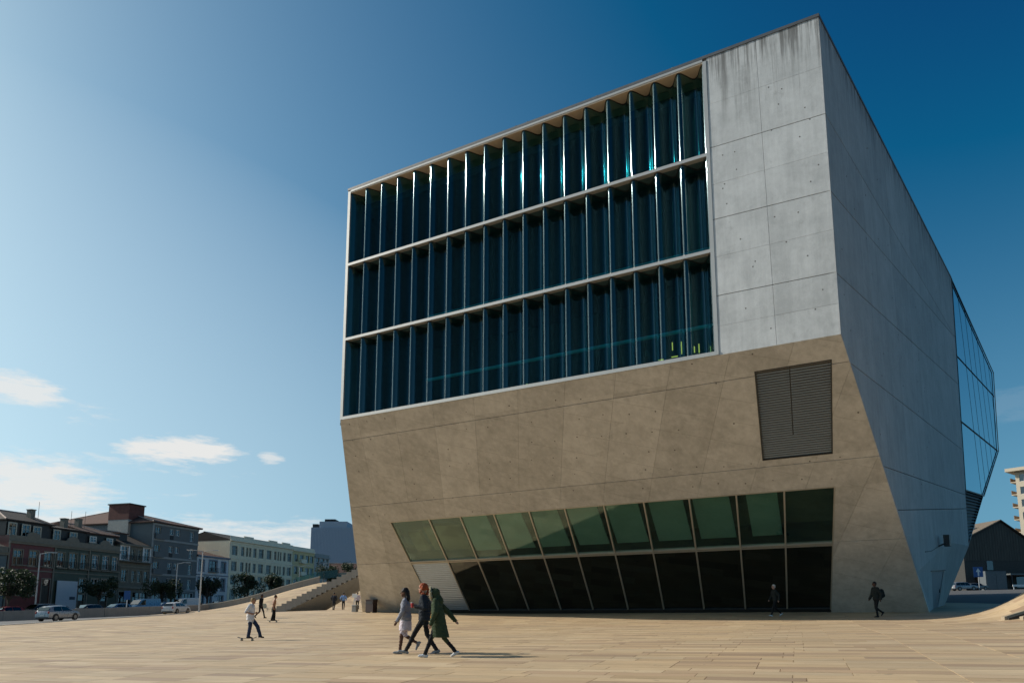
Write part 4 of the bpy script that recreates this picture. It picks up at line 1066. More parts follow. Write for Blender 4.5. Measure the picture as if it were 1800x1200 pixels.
# yellow house with loggias, then a grey-white one
for (name, label, u0, u1, wm, tm) in (('row_house', 'yellowish flats with stacked loggias right of the long cream building', 68.5, 77.6, mat('ochre_render', (0.58, 0.50, 0.28), 0.85, var=0.12), creamt),
                                      ('row_house', 'pale grey narrow house at the far end of the street row', 77.7, 84.5, mat('pale_grey_render', (0.42, 0.42, 0.40), 0.85, var=0.12), greyb)):
    h8, zg, w = street_house(name, label, u0, u1); ztop = 16.9 if u0 < 70 else 16.0
    wins = [(x0, z_, x0 + 1.5, z_ + 1.7) for x0 in (0.7, 3.0, 5.4, 7.2)[:4 if w > 8 else 3] for z_ in (14.2 - zg, 11.3 - zg, 8.4 - zg, 5.5 - zg)]
    wins = [(a, b, min(c, w - 0.3), d) for a, b, c, d in wins]
    wall_with_holes(w, 0, ztop - zg, [(a, b, c - a, d - b) for a, b, c, d in wins], 12, wm, h8)
    for i, q in enumerate(wins):
        window(h8, q[0], q[1], q[2] - q[0], q[3] - q[1], fm=cream_paint, sm=None, nx=2, nz=(), fill='none', surround=0)
        if 4 <= i < 8: MB().box((q[0] - 0.3, -0.7, q[1] - 0.3), (q[2] + 0.3, -0.003, q[1] + 0.6)).build('balcony', tm, h8)
    band(h8, w, ztop - zg - 0.3, 0.34, 0.3, tm); band(h8, w, ztop - zg + 0.05, 0.7, 0.02, tm, 'parapet')

# ------------------------------------------------------------------ farther buildings
def block(name, label, loc, rz, w, d, h, m, floors, cols, fm, roof=None, cat='building', sides=('f',)):
    b = empty(name, loc, R(rz), label, cat)
    holes = []
    if floors:
        fh = h / (floors + 0.4)
        for i in range(floors):
            for j in range(cols):
                cw = w / cols; holes.append((cw * j + cw * 0.22, fh * i + fh * 0.55, cw * 0.56, fh * 0.5))
    wall_with_holes(w, 0, h, holes, d, m, b)
    for q in holes: window(b, *q, fm=fm, sm=None, nx=2, nz=(), fill='blind' if random.random() < 0.3 else 'none', surround=0)
    return b
tower_m = mat('pale_ribbed_cladding', (0.36, 0.39, 0.45), 0.7, var=0.05)
tb = empty('office_tower', (-82.0, 300, 4), 0, 'plain pale blue-grey tower block far behind the stair', 'building')
MB().box((0, 0, 0), (19.2, 14, 33.5)).build('wall', tower_m, tb); MB().box((3.2, 0.5, 33.5), (14.5, 13, 36.0)).build('roof_storey', tower_m, tb); MB().box((5.2, 1, 36.0), (9.5, 8, 37.0)).build('plant_room', iron, tb); MB().box((0.3, 1, 33.5), (2.6, 8, 35.0)).build('roof_tank', iron, tb)
for i in range(32): MB().box((0.3 + i * 0.6, -0.10, 0), (0.42 + i * 0.6, -0.002, 33.4)).build('rib', tower_m, tb)
lowh = empty('low_house', (-52.0, 205, 4.5), R(10), 'low house with a red tiled roof beside the pale tower', 'house')
wall_with_holes(22, 0, 8.5, [(2 + 3.2 * i, 4.6, 1.4, 2.0) for i in range(6)], 10, mat('dim_render', (0.22, 0.21, 0.2), 0.85), lowh)
for i in range(6): window(lowh, 2 + 3.2 * i, 4.6, 1.4, 2.0, fm=cream_paint, sm=None, fill='none', surround=0)
pitched_roof(lowh, 22, 10, 8.5, 12.0, tile_red)

# right of the hall: timber-gabled old house and cream flats
zr_ = G(96, 160)
bn = empty('old_house', (99.0, 162, zr_ - 0.5), R(4), 'dark old house with timber gable and sunlit tiled roof across the right-hand street', 'house')
wood = mat('dark_boarding', (0.060, 0.058, 0.050), 0.8, var=0.3, scale=1.0, streak=0.8)
W, D, EV, RG = 15.0, 22.0, 11.6, 15.9
mb = MB(); mb.add([(0, 0, 0), (W, 0, 0), (W, 0, EV), (W / 2 + 1.5, 0, RG), (0, 0, EV), (0, D, 0), (W, D, 0), (W, D, EV), (W / 2 + 1.5, D, RG), (0, D, EV)], [(0, 1, 2, 3, 4), (0, 4, 9, 5), (1, 6, 7, 2), (5, 9, 8, 7, 6)])
mb.build('wall', mat('dark_house_wall', (0.045, 0.045, 0.042), 0.85, var=0.25), bn)  # walls in one plain dark colour
for i in range(24):
    x = 0.15 + i * (W - 0.3) / 24; zt = EV + (RG - EV) * min(x / (W / 2 + 1.5), (W - x) / (W / 2 - 1.5)) - 0.35
    if zt > 7.3: MB().box((x, -0.06, 7.2), (x + 0.52, -0.003, zt)).build('gable_board', wood, bn)
for s in (0, 1):
    a = (-0.8, -0.5, EV - 0.3) if s == 0 else (W + 0.8, -0.5, EV - 0.3); b = (W / 2 + 1.5, -0.5, RG + 0.12)
    pts = [a, b, (b[0], D + 0.5, b[2]), (a[0], D + 0.5, a[2])]
    MB().prism(pts, (0, 0, 0.22)).build('roof', tile_mat('sun_toned_roof_tile', (0.24, 0.19, 0.14)) if s == 0 else tile_dark, bn)  # sun-facing slope toned lighter than the other: sunlight put into the tile colour
ch = MB().box((4.3, 3.0, 11.5), (5.3, 4.2, 15.0)).build('chimney', white_paint, bn)
MB().box((4.15, 2.85, 15.0), (5.45, 4.35, 15.2)).build('chimney_cap', white_paint, ch)
for (x, z, ww, hh) in ((5.0, 5.0, 1.6, 2.2), (11.5, 1.2, 2.0, 3.2), (2.0, 1.0, 1.6, 2.6)):
    w_ = MB().box((x, -0.05, z), (x + ww, -0.003, z + hh)).build('window', iron, bn); MB().box((x + .1, -0.07, z + .1), (x + ww - .1, -0.055, z + hh - .1)).build('pane', pane_m, w_)
MB().box((6.5, -5.0, 3.8), (14.8, -0.01, 4.1)).build('porch_canopy', greyw, bn)
for x in (6.7, 10.5, 14.4): MB().box((x, -4.9, 0), (x + 0.25, -4.6, 3.8)).build('porch_post', iron, bn)
lean = empty('low_house', (104.0, 186, zr_), R(4), 'low white house with a red roof showing behind the old dark house', 'house')
wall_with_holes(9, 0, 13.6, [], 9, white_paint, lean); pitched_roof(lean, 9, 9, 13.6, 15.2, tile_red)

fc = empty('apartment_block', (123.2, 178, G(118, 160) - 0.5), R(-52), 'cream apartment block with balconies at the right picture edge', 'building')
crm = mat('sunlit_cream_render', (0.50, 0.44, 0.34), 0.8, var=0.08); w = 26.0
holes = [(0.8 + 3.6 * j, 2.2 + 3.1 * i, 2.0, 1.8) for i in range(9) for j in range(7)]
wall_with_holes(w, 0, 29.5, holes, 16, crm, fc)
for k, q in enumerate(holes):
    window(fc, *q, fm=white_paint, sm=None, nx=2, nz=(), fill='blind' if k % 3 == 0 else 'none', surround=0)
MB().box((-1.6, -1.6, 29.5), (w + 1, 16.5, 30.3)).build('roof_slab', crm, fc)
for i in range(9): 
    b_ = MB().box((-1.8, 2.0, 2.4 + 3.1 * i), (-0.003, 7.0, 2.6 + 3.1 * i)).build('balcony', crm, fc)
    MB().box((-1.8, 2.0, 2.6 + 3.1 * i), (-1.72, 7.0, 3.6 + 3.1 * i)).build('balcony_front', mat('balcony_brick', (0.25, 0.18, 0.13), 0.8), b_)
MB().cyl((3, 3, 30.3), (3, 3, 33.5), 0.06, n=6).build('aerial', iron, fc)

# ------------------------------------------------------------------ trees
leaf_m = {}
def leaf_mat(name, col):
    m = bpy.data.materials.new(name); m.use_nodes = True; t = NT(m.node_tree); t.n.clear()
    out = t.node('ShaderNodeOutputMaterial'); b = t.node('ShaderNodeBsdfPrincipled')
    r = t.node('ShaderNodeNewGeometry').outputs['Random Per Island']
    t.put(b.inputs['Base Color'], t.mix(r, tuple(c * 0.55 for c in col), tuple(c * 1.5 for c in col)))
    b.inputs['Roughness'].default_value = 0.6; b.inputs['Specular IOR Level'].default_value = 0.3
    tl = t.node('ShaderNodeBsdfTranslucent'); tl.inputs[0].default_value = tuple(min(1, c * 1.5) for c in col) + (1,)
    mx = t.node('ShaderNodeMixShader'); mx.inputs[0].default_value = 0.25
    t.l.new(b.outputs[0], mx.inputs[1]); t.l.new(tl.outputs[0], mx.inputs[2]); t.l.new(mx.outputs[0], out.inputs[0]); return m
leaf_dark = leaf_mat('dark_foliage', (0.022, 0.036, 0.016)); bark = mat('bark', (0.07, 0.055, 0.04), 0.9, var=0.25)
def tree(label, x, y, h, r, seed, crown_lo=0.32, n=2600, ls=0.17):
    rr = random.Random(seed); z = G(x, y)
    t = empty('street_tree', (x, y, z - 0.1), 0, label, 'tree', 'street trees')
    tk = MB(); tk.tube([(0, 0, 0), (0.06, 0.02, h * 0.22), (-0.05, 0.06, h * 0.42), (0.1, 0, h * 0.7)], [0.17, 0.13, 0.11, 0.05], 8)
    blobs = []
    for k in range(13):
        a = rr.uniform(0, 6.28); rad = r * rr.uniform(0.15, 0.95); zz = h * rr.uniform(crown_lo + 0.14, 0.86)
        p = (rad * math.cos(a), rad * math.sin(a), zz); blobs.append((p, r * rr.uniform(0.20, 0.46)))
        tk.tube([(0, 0.03, h * rr.uniform(0.28, 0.45)), (p[0] * 0.5, p[1] * 0.5, zz - h * 0.1), p], [0.06, 0.04, 0.015], 5)
    tk.build('trunk', bark, t)
    v = []; f = []
    for i in range(n):
        (c, br) = blobs[rr.randrange(len(blobs))]
        d = Vector((rr.gauss(0, 1), rr.gauss(0, 1), rr.gauss(0, 0.8))).normalized() * br * (rr.uniform(0.3, 1.0) ** 0.7 + (0.45 * rr.random() if rr.random() < 0.14 else 0))
        p = Vector(c) + d; a = Vector((rr.gauss(0, 1), rr.gauss(0, 1), rr.gauss(0, 1))).normalized(); b = a.orthogonal().normalized(); s = ls * rr.uniform(0.6, 1.3)
        k = len(v); v += [tuple(p - a * s), tuple(p + b * s * 0.55), tuple(p + a * s), tuple(p - b * s * 0.55)]; f.append((k, k + 1, k + 2, k + 3))
    me = bpy.data.meshes.new('crown'); me.from_pydata(v, [], f); me.materials.append(leaf_dark); link('crown', me, t); return t
tree('leafy tree at the left picture edge in front of the dark red house', -61.5, 91, 6.4, 2.6, 1)
tree('dark street tree in front of the green house with white windows', -61.0, 110, 6.2, 2.3, 2)
tree('wide dark street tree in front of the grey apartment block', -55.6, 118, 5.2, 2.7, 3)
tree('dark street tree in front of the small white house', -53.2, 130, 6.0, 2.4, 4)
tree('round dark tree left of the shirtless skater', -46.2, 130, 6.6, 2.6, 5)
tree('dark tree directly above the paved ramp parapet', -42.6, 135, 6.3, 2.7, 6)
tree('dark tree behind the upper stair, left one', -37.0, 150, 9.0, 3.2, 7)
tree('dark tree behind the upper stair next to the hall', -32.0, 152, 9.6, 3.0, 8)

# ------------------------------------------------------------------ street furniture
lamp_m = mat('lamp_post_paint', (0.42, 0.43, 0.43), 0.5, 0.2, var=0.05)
def street_lamp(label, x, y, h, arms=2, z=None):
    l = empty('street_lamp', (x, y, G(x, y)), R(12), label, 'street lamp', 'street lamps')
    MB().tube([(0, 0, -0.1), (0, 0, h * 0.5), (0, 0, h)], [0.11, 0.085, 0.06], 10).build('pole', lamp_m, l)
    MB().cyl((0, 0, 0), (0, 0, 0.35), 0.16, 0.14, 10).build('base', lamp_m, l)
    for s in ((-1, 1) if arms == 2 else (1,)):
        MB().tube([(0, 0, h - 0.1), (s * 0.9, 0, h + 0.12), (s * 1.6, 0, h + 0.16)], 0.04, 6).build('arm', lamp_m, l)
        hd = MB().box((s * 1.6 - 0.35, -0.14, h + 0.08), (s * 1.6 + 0.35, 0.14, h + 0.2)).build('lamp_head', lamp_m, l)
        MB().box((s * 1.6 - 0.28, -0.1, h + 0.055), (s * 1.6 + 0.28, 0.1, h + 0.079)).build('lens', white_paint, hd)
    return l
street_lamp('tall double-armed lamp post at the plaza edge beside the white car', -40.4, 96.5, 8.0, 2)
street_lamp('lamp post in front of the dark red house', -61.3, 96, 8.2, 1)
street_lamp('slim lamp post in front of the grey apartment block', -53.3, 118, 7.6, 1)
street_lamp('lamp post in front of the yellowish flats', -40.4, 141, 7.6, 2)
street_lamp('lamp post behind the paved ramp near the end of the row', -38.4, 151, 8.6, 2)
sg = empty('information_sign', (-47.6, 92.2, G(-47.6, 92.2)), R(20), 'blue sign panel on a white post behind the low wall', 'sign')
MB().box((-0.06, -0.04, 0), (0.06, 0.04, 2.4)).build('post', white_paint, sg); MB().box((-0.36, -0.10, 1.95), (0.36, -0.041, 3.05)).build('panel', mat('sign_blue', (0.012, 0.07, 0.24), 0.4, var=0.05), sg)
# blue road sign with white arrow, right-hand street
sx, sy = 93.0, 148.0
rs_ = empty('road_sign', (sx, sy, G(sx, sy)), 0, 'blue square road sign with white arrow on a post near the silver car', 'sign')
MB().cyl((0, 0, 0), (0, 0, 4.6), 0.07, n=8).build('post', lamp_m, rs_)
pn = MB().box((-0.95, -0.09, 2.6), (0.95, -0.075, 4.6)).build('panel', MATS['sign_blue'], rs_)
MB().prism([(-0.15, -0.094, 2.85), (0.15, -0.094, 2.85), (0.15, -0.094, 3.6), (0.5, -0.094, 3.6), (0, -0.094, 4.35), (-0.5, -0.094, 3.6), (-0.15, -0.094, 3.6)], (0, -0.01, 0)).build('arrow', white_paint, pn)
br_ = empty('barrier_rail', (101.0, 150, G(101, 150)), 0, 'white horizontal barrier rail in front of the old dark house', 'barrier')
MB().box((0, -0.05, 0.55), (5.2, 0.05, 0.95)).build('rail', white_paint, br_)
for x in (0.2, 2.6, 5.0): MB().box((x - .06, -0.04, 0), (x + .06, 0.04, 0.55)).build('post', white_paint, br_)
kio = empty('utility_cabinet', (100.2, 157, G(100, 157)), 0, 'grey utility cabinet against the old dark house', 'cabinet')
cb = MB().box((0, 0, 0), (4.4, 2.2, 4.0)).build('body', mat('cabinet_grey', (0.10, 0.115, 0.125), 0.6), kio); MB().box((0.15, -0.05, 0.2), (2.1, -0.002, 3.7)).build('door', MATS['cabinet_grey'], cb); MB().box((2.25, -0.05, 0.2), (4.25, -0.002, 3.7)).build('door', MATS['cabinet_grey'], cb)
# pale coping beams over the lifted paving on the right
dkm = mat('gap_shade_tone', (0.03, 0.028, 0.025), 0.9)  # dark strip colour standing in for shade in the gap by each beam
for (k, (x0, y0, x1, y1)) in enumerate(((20.6, 31.3, 23.4, 31.0), (20.9, 30.6, 23.4, 30.2))):
    lab = ('upper pale beam lying on the lifted paving at the right edge', 'lower pale beam lying on the lifted paving at the right edge')[k]
    bo = empty('stone_beam', (x0, y0, G(x0, y0)), 0, lab, 'beam', 'beams at the lifted paving')
    za, zb_ = 0.0, G(x1, y1) - G(x0, y0)
    MB().loft([[(0, 0, za + 0.02), (0, 0.22, za + 0.02), (0, 0.22, za + 0.16), (0, 0, za + 0.16)], [(x1 - x0, y1 - y0, zb_ + 0.02), (x1 - x0, y1 - y0 + 0.22, zb_ + 0.02), (x1 - x0, y1 - y0 + 0.22, zb_ + 0.16), (x1 - x0, y1 - y0, zb_ + 0.16)]]).build('beam', mat('beam_stone', (0.34, 0.28, 0.20), 0.8), bo)
    MB().loft([[(0.1, -0.12, za + 0.0), (0.1, -0.002, za + 0.0), (0.1, -0.002, za + 0.10), (0.1, -0.12, za + 0.10)], [(x1 - x0, y1 - y0 - 0.12, zb_), (x1 - x0, y1 - y0 - 0.002, zb_), (x1 - x0, y1 - y0 - 0.002, zb_ + 0.10), (x1 - x0, y1 - y0 - 0.12, zb_ + 0.10)]]).build('gap_shade_strip', dkm, bo)
# bin and small things at the hall's left corner
bi = empty('litter_bin', (-12.05, 64.0, G(-12.05, 64.0)), R(-28), 'dark brown box-shaped bin at the left foot of the hall', 'bin')
bb = mat('bin_brown', (0.028, 0.012, 0.010), 0.5, var=0.15)
MB().box((-0.39, -0.3, 0.06), (0.39, 0.3, 1.05)).build('body', bb, bi); MB().box((-0.42, -0.33, 1.05), (0.42, 0.33, 1.12)).build('lid', bb, bi); MB().box((-0.3, -0.315, 0.75), (0.3, -0.302, 0.95)).build('slot', iron, bi)
for s in (-1, 1): MB().box((s * 0.34 - 0.05, -0.25, 0), (s * 0.34 + 0.05, 0.25, 0.06)).build('foot', iron, bi)
gbx = empty('planter_box', (-13.7, 65.2, G(-13.7, 65.2)), R(-20), 'small grey box beside the brown bin', 'box')
MB().box((-0.2, -0.2, 0.04), (0.2, 0.2, 0.58)).build('body', conc_plain, gbx); MB().box((-0.22, -0.22, 0.58), (0.22, 0.22, 0.64)).build('rim', lamp_m, gbx)
fs = empty('folding_stand', (-14.15, 67.0, G(-14.15, 67.0)), 0, 'slim pale folding stand next to the small grey box', 'stand')
for (dx, dy) in ((-0.25, 0.1), (0.25, 0.1), (0.0, -0.3)): MB().cyl((dx, dy, 0), (0, 0, 1.25), 0.02, n=6).build('leg', lamp_m, fs)
MB().box((-0.22, -0.02, 1.25), (0.22, 0.02, 1.6)).build('board', white_paint, fs)
ea = empty('folding_chair', (-26.6, 80.5, G(-26.6, 80.5)), R(40), 'pale empty folding chair at the foot of the stair', 'chair')
cm_ = mat('chair_canvas', (0.42, 0.42, 0.32), 0.8)
MB().box((-0.25, -0.25, 0.42), (0.25, 0.25, 0.46)).build('seat', cm_, ea); MB().prism([(-0.25, 0.24, 0.5), (0.25, 0.24, 0.5), (0.25, 0.42, 0.95), (-0.25, 0.42, 0.95)], (0, 0.03, 0)).build('backrest', cm_, ea)
for sx_ in (-0.24, 0.24):
    MB().cyl((sx_, -0.28, 0), (sx_, 0.42, 0.95), 0.018, n=6).build('leg', lamp_m, ea); MB().cyl((sx_, 0.34, 0), (sx_, -0.22, 0.44), 0.018, n=6).build('leg', lamp_m, ea)
# ------------------------------------------------------------------ cars
tyre_m = mat('tyre_rubber', (0.02, 0.02, 0.02), 0.8); rim_m = mat('alloy_rim', (0.20, 0.205, 0.21), 0.35, 0.8, var=0.05)
car_glass = glass_mat('car_window', (0.03, 0.04, 0.045), (0.6, 0.68, 0.72), base=0.06, rough=0.01, power=2.5)
trim_m = mat('black_trim', (0.018, 0.018, 0.02), 0.55); lampw = mat('headlamp_lens', (0.7, 0.72, 0.74), 0.15, 0.2); lampr = mat('tail_lamp_lens', (0.28, 0.015, 0.012), 0.25)
plate_m = mat('number_plate', (0.6, 0.6, 0.56), 0.5)
def paint(name, col, metal=0.4): return mat(name, col, 0.28, metal, var=0.03, scale=0.6)
KINDS = {  # length, half width, [(x, belt, roof z, roof half width)], wheel radius, wheel x, side windows [(x0b, x1b, x0t, x1t)]
    'hatch': dict(L=4.15, W=0.87, zb=0.20, st=[(-2.07, 0.62, 0.64, 0.72), (-2.02, 0.90, 0.95, 0.74), (-1.70, 0.93, 1.36, 0.60), (-1.25, 0.93, 1.46, 0.60), (-0.2, 0.92, 1.48, 0.60), (0.35, 0.92, 1.41, 0.60), (1.05, 0.95, 1.00, 0.70), (1.75, 0.84, 0.88, 0.72), (2.02, 0.66, 0.70, 0.66), (2.07, 0.52, 0.55, 0.60)], wr=0.31, wx=(-1.25, 1.28),
                  sw=[(-1.45, -0.45, -1.35, -0.45), (-0.38, 0.80, -0.38, 0.30)]),
    'wagon': dict(L=4.6, W=0.92, zb=0.27, st=[(-2.30, 0.70, 0.72, 0.74), (-2.25, 0.98, 1.03, 0.76), (-2.05, 1.02, 1.55, 0.64), (-1.6, 1.02, 1.68, 0.65), (-0.2, 1.01, 1.70, 0.65), (0.4, 1.00, 1.62, 0.65), (1.15, 1.04, 1.09, 0.74), (1.95, 0.95, 0.99, 0.76), (2.25, 0.75, 0.8, 0.70), (2.30, 0.58, 0.6, 0.64)], wr=0.36, wx=(-1.40, 1.42),
                  sw=[(-1.95, -1.2, -1.85, -1.2), (-1.13, -0.2, -1.13, -0.2), (-0.13, 0.9, -0.13, 0.38)]),
    'van': dict(L=5.0, W=0.97, zb=0.25, st=[(-2.50, 0.80, 0.82, 0.86), (-2.48, 1.15, 1.9, 0.84), (-2.40, 1.15, 2.05, 0.84), (0.5, 1.15, 2.05, 0.84), (0.95, 1.13, 1.92, 0.80), (1.65, 1.15, 1.22, 0.80), (2.2, 0.98, 1.05, 0.78), (2.45, 0.75, 0.8, 0.72), (2.50, 0.55, 0.6, 0.66)], wr=0.34, wx=(-1.55, 1.55), sw=[(0.35, 1.45, 0.35, 0.90)]),
}
def make_car(name, label, kind, loc, rz, pm, group='cars by the street'):
    K = KINDS[kind]; W = K['W']; zb = K['zb']; x, y = loc
    n = Gn(x, y); c = empty(name, (x, y, G(x, y)), 0, label, 'van' if kind == 'van' else 'car', group)
    f = Vector((math.cos(R(rz)), math.sin(R(rz)), 0)); f = (f - n * f.dot(n)).normalized(); l = n.cross(f)
    c.rotation_euler = Matrix(((f.x, l.x, n.x), (f.y, l.y, n.y), (f.z, l.z, n.z))).to_euler()
    st = K['st']
    def wid(x_): return W * (1 - 0.10 * (abs(x_) / (K['L'] / 2)) ** 4)
    rings = []
    for (sx, belt, roof, rw) in st:
        w = wid(sx); low = zb + (0.08 if abs(sx) > K['L'] / 2 - 0.1 else 0)
        h = [(w * 0.86, low), (w * 0.985, low + 0.10), (w, (low + belt) / 2), (w * 0.985, belt - 0.06), (w * 0.95, belt), (min(rw + 0.02, w * 0.94), roof - 0.05), (rw * 0.86, roof - 0.004), (0.0, roof + 0.03)]
        rings.append([(sx, a, b) for a, b in h] + [(sx, -a, b) for a, b in reversed(h[:-1])])
    b = MB().loft(rings).build('body', pm, c, True)
    md = b.modifiers.new('edge', 'EDGE_SPLIT'); md.split_angle = R(38)
    def belt_at(x_):
        for (a, q) in zip(st, st[1:]):
            if a[0] <= x_ <= q[0]:
                t = (x_ - a[0]) / (q[0] - a[0]); return [a[i] + (q[i] - a[i]) * t for i in range(4)]
    def sp(x_, t, s):
        _, be, ro, rw = belt_at(x_); w = wid(x_); y0_, z0_ = w * 0.95, be; y1_, z1_ = min(rw + 0.02, w * 0.94), ro - 0.05
        return Vector((x_, s * (y0_ + (y1_ - y0_) * t + 0.008), z0_ + (z1_ - z0_) * t + 0.003))
    for s in (-1, 1):
        for (a0, a1, b0, b1) in K['sw']:
            P = [sp(a0, 0.06, s), sp(a1, 0.06, s), sp(b1, 0.92, s), sp(b0, 0.92, s)]
            MB().prism(P, (0, s * 0.004, 0.001)).build('side_window', car_glass, c)
        for wx in K['wx']:
            r = K['wr']; yy = wid(wx)
            MB().cyl((wx, s * (yy - 0.12), r + 0.03), (wx, s * (yy + 0.006), r + 0.03), r + 0.07, n=20).build('wheel_arch', trim_m, c)
            wl = MB().cyl((wx, s * (yy - 0.16), r), (wx, s * (yy + 0.02), r), r, n=20).build('wheel', tyre_m, c)
            MB().cyl((wx, s * (yy + 0.021), r), (wx, s * (yy + 0.03), r), r * 0.66, n=14).build('rim', rim_m, wl)
        xm = K['sw'][-1][1] - 0.1; MB().ball((xm, s * (wid(xm) + 0.10), belt_at(xm)[1] + 0.06), (0.09, 0.10, 0.07), 8, 5).build('mirror', pm, c, True)
        fx = K['L'] / 2; MB().ball((fx - 0.14, s * W * 0.68, 0.66 if kind == 'hatch' else 0.78), (0.14, 0.17, 0.09), 8, 5).build('headlight', lampw, c, True)
        MB().ball((-fx + 0.06, s * W * 0.80, 0.82 if kind != 'van' else 1.1), (0.08, 0.10, 0.16), 8, 5).build('tail_light', lampr, c, True)
    # windscreen and rear window
    def cross(xa, xb, ta, tb, nm):
        _, ba, ra, wa = belt_at(xa); _, bb_, rb, wb = belt_at(xb)
        P = [(xa, -wa * 0.92, ra), (xa, wa * 0.92, ra), (xb, wb * 0.92, rb), (xb, -wb * 0.92, rb)]
        up = (Vector(P[1]) - Vector(P[0])).cross(Vector(P[3]) - Vector(P[0])).normalized(); up = up if up.z > 0 else -up
        MB().prism([Vector(p) + up * 0.045 for p in P], up * 0.004).build(nm, car_glass, c)
    if kind == 'hatch': cross(0.98, 0.40, 0, 0, 'windscreen'); cross(-1.97, -1.72, 0, 0, 'rear_window')
    elif kind == 'wagon': cross(1.08, 0.45, 0, 0, 'windscreen'); cross(-2.22, -2.06, 0, 0, 'rear_window')
    else: cross(1.58, 1.0, 0, 0, 'windscreen')
    fx = K['L'] / 2
    MB().box((fx - 0.12, -W * 0.8, zb + 0.04), (fx + 0.02, W * 0.8, zb + 0.2)).build('front_bumper', trim_m, c); MB().box((-fx - 0.02, -W * 0.8, zb + 0.04), (-fx + 0.12, W * 0.8, zb + 0.2)).build('rear_bumper', trim_m, c)
    MB().box((-fx - 0.028, -0.26, zb + 0.30), (-fx - 0.012, 0.26, zb + 0.42)).build('number_plate', plate_m, c)
    return c
silver = paint('silver_paint', (0.26, 0.27, 0.29), 0.5); whitep = paint('white_car_paint', (0.50, 0.51, 0.51), 0.0); darkp = paint('dark_car_paint', (0.035, 0.04, 0.05), 0.3)
bluep = paint('blue_car_paint', (0.10, 0.20, 0.30), 0.4); redp = paint('red_car_paint', (0.20, 0.02, 0.02), 0.2)
make_car('parked_car', 'silver hatchback in the lane beside the low wall, nearest car', 'hatch', (-45.6, 75.2), 80, silver)
make_car('parked_car', 'white small car with the white van behind it', 'hatch', (-43.2, 96.2), 84, whitep)
make_car('parked_van', 'white van parked behind the wall near the white car', 'van', (-51.6, 117.5), 250, whitep)
make_car('parked_van', 'pale blue van parked behind the wall in front of the stone house', 'van', (-53.6, 108.5), 250, bluep)
for (lab, k, xy, rz, pm) in (('dark hatchback behind the wall right of the silver car', 'hatch', (-55.2, 97.0), 250, darkp), ('dark red car behind the wall at the left picture edge', 'hatch', (-59.0, 87.0), 250, redp),
                             ('dark car behind the wall left of the silver car', 'wagon', (-57.4, 90.5), 250, darkp), ('bluish car behind the wall near the blue sign', 'hatch', (-54.3, 102.6), 250, bluep),
                             ('blue car showing just behind the white small car', 'hatch', (-52.6, 112.6), 250, bluep), ('dark car parked at the end of the wall beyond the tall lamp', 'hatch', (-49.0, 124.5), 250, darkp)):
    make_car('parked_car', lab, k, xy, rz, pm)
make_car('parked_car', 'silver estate car parked across the right-hand street', 'wagon', (90.2, 148.5), 2, silver)
make_car('parked_car', 'grey car half hidden behind the blue road sign', 'hatch', (94.6, 151.5), 2, paint('grey_car_paint', (0.12, 0.13, 0.14), 0.5))

# ------------------------------------------------------------------ people
CM = {}
def cloth(name, col, rough=0.85): return mat(name, col, rough, var=0.14, scale=9.0, bump=0.2, bscale=60, spec=0.18)
SK_D = cloth('skin_deep', (0.10, 0.05, 0.032), 0.55); SK_L = cloth('skin_light', (0.42, 0.25, 0.18), 0.55); SK_T = cloth('skin_tan', (0.36, 0.19, 0.12), 0.5)
HAIR_B = cloth('hair_black', (0.012, 0.010, 0.010), 0.5); HAIR_R = cloth('hair_red', (0.26, 0.055, 0.018), 0.6); HAIR_F = cloth('hair_fair', (0.26, 0.17, 0.08), 0.6); HAIR_G = cloth('hair_grey', (0.5, 0.5, 0.48), 0.6)
SHOE_W = cloth('shoe_white', (0.55, 0.56, 0.57), 0.6); SHOE_G = cloth('shoe_grey', (0.20, 0.22, 0.24), 0.6); SHOE_D = cloth('shoe_dark', (0.025, 0.02, 0.02), 0.5)
FEAT = cloth('face_features', (0.03, 0.02, 0.02), 0.5); LIPS = cloth('lips', (0.22, 0.07, 0.06), 0.5)

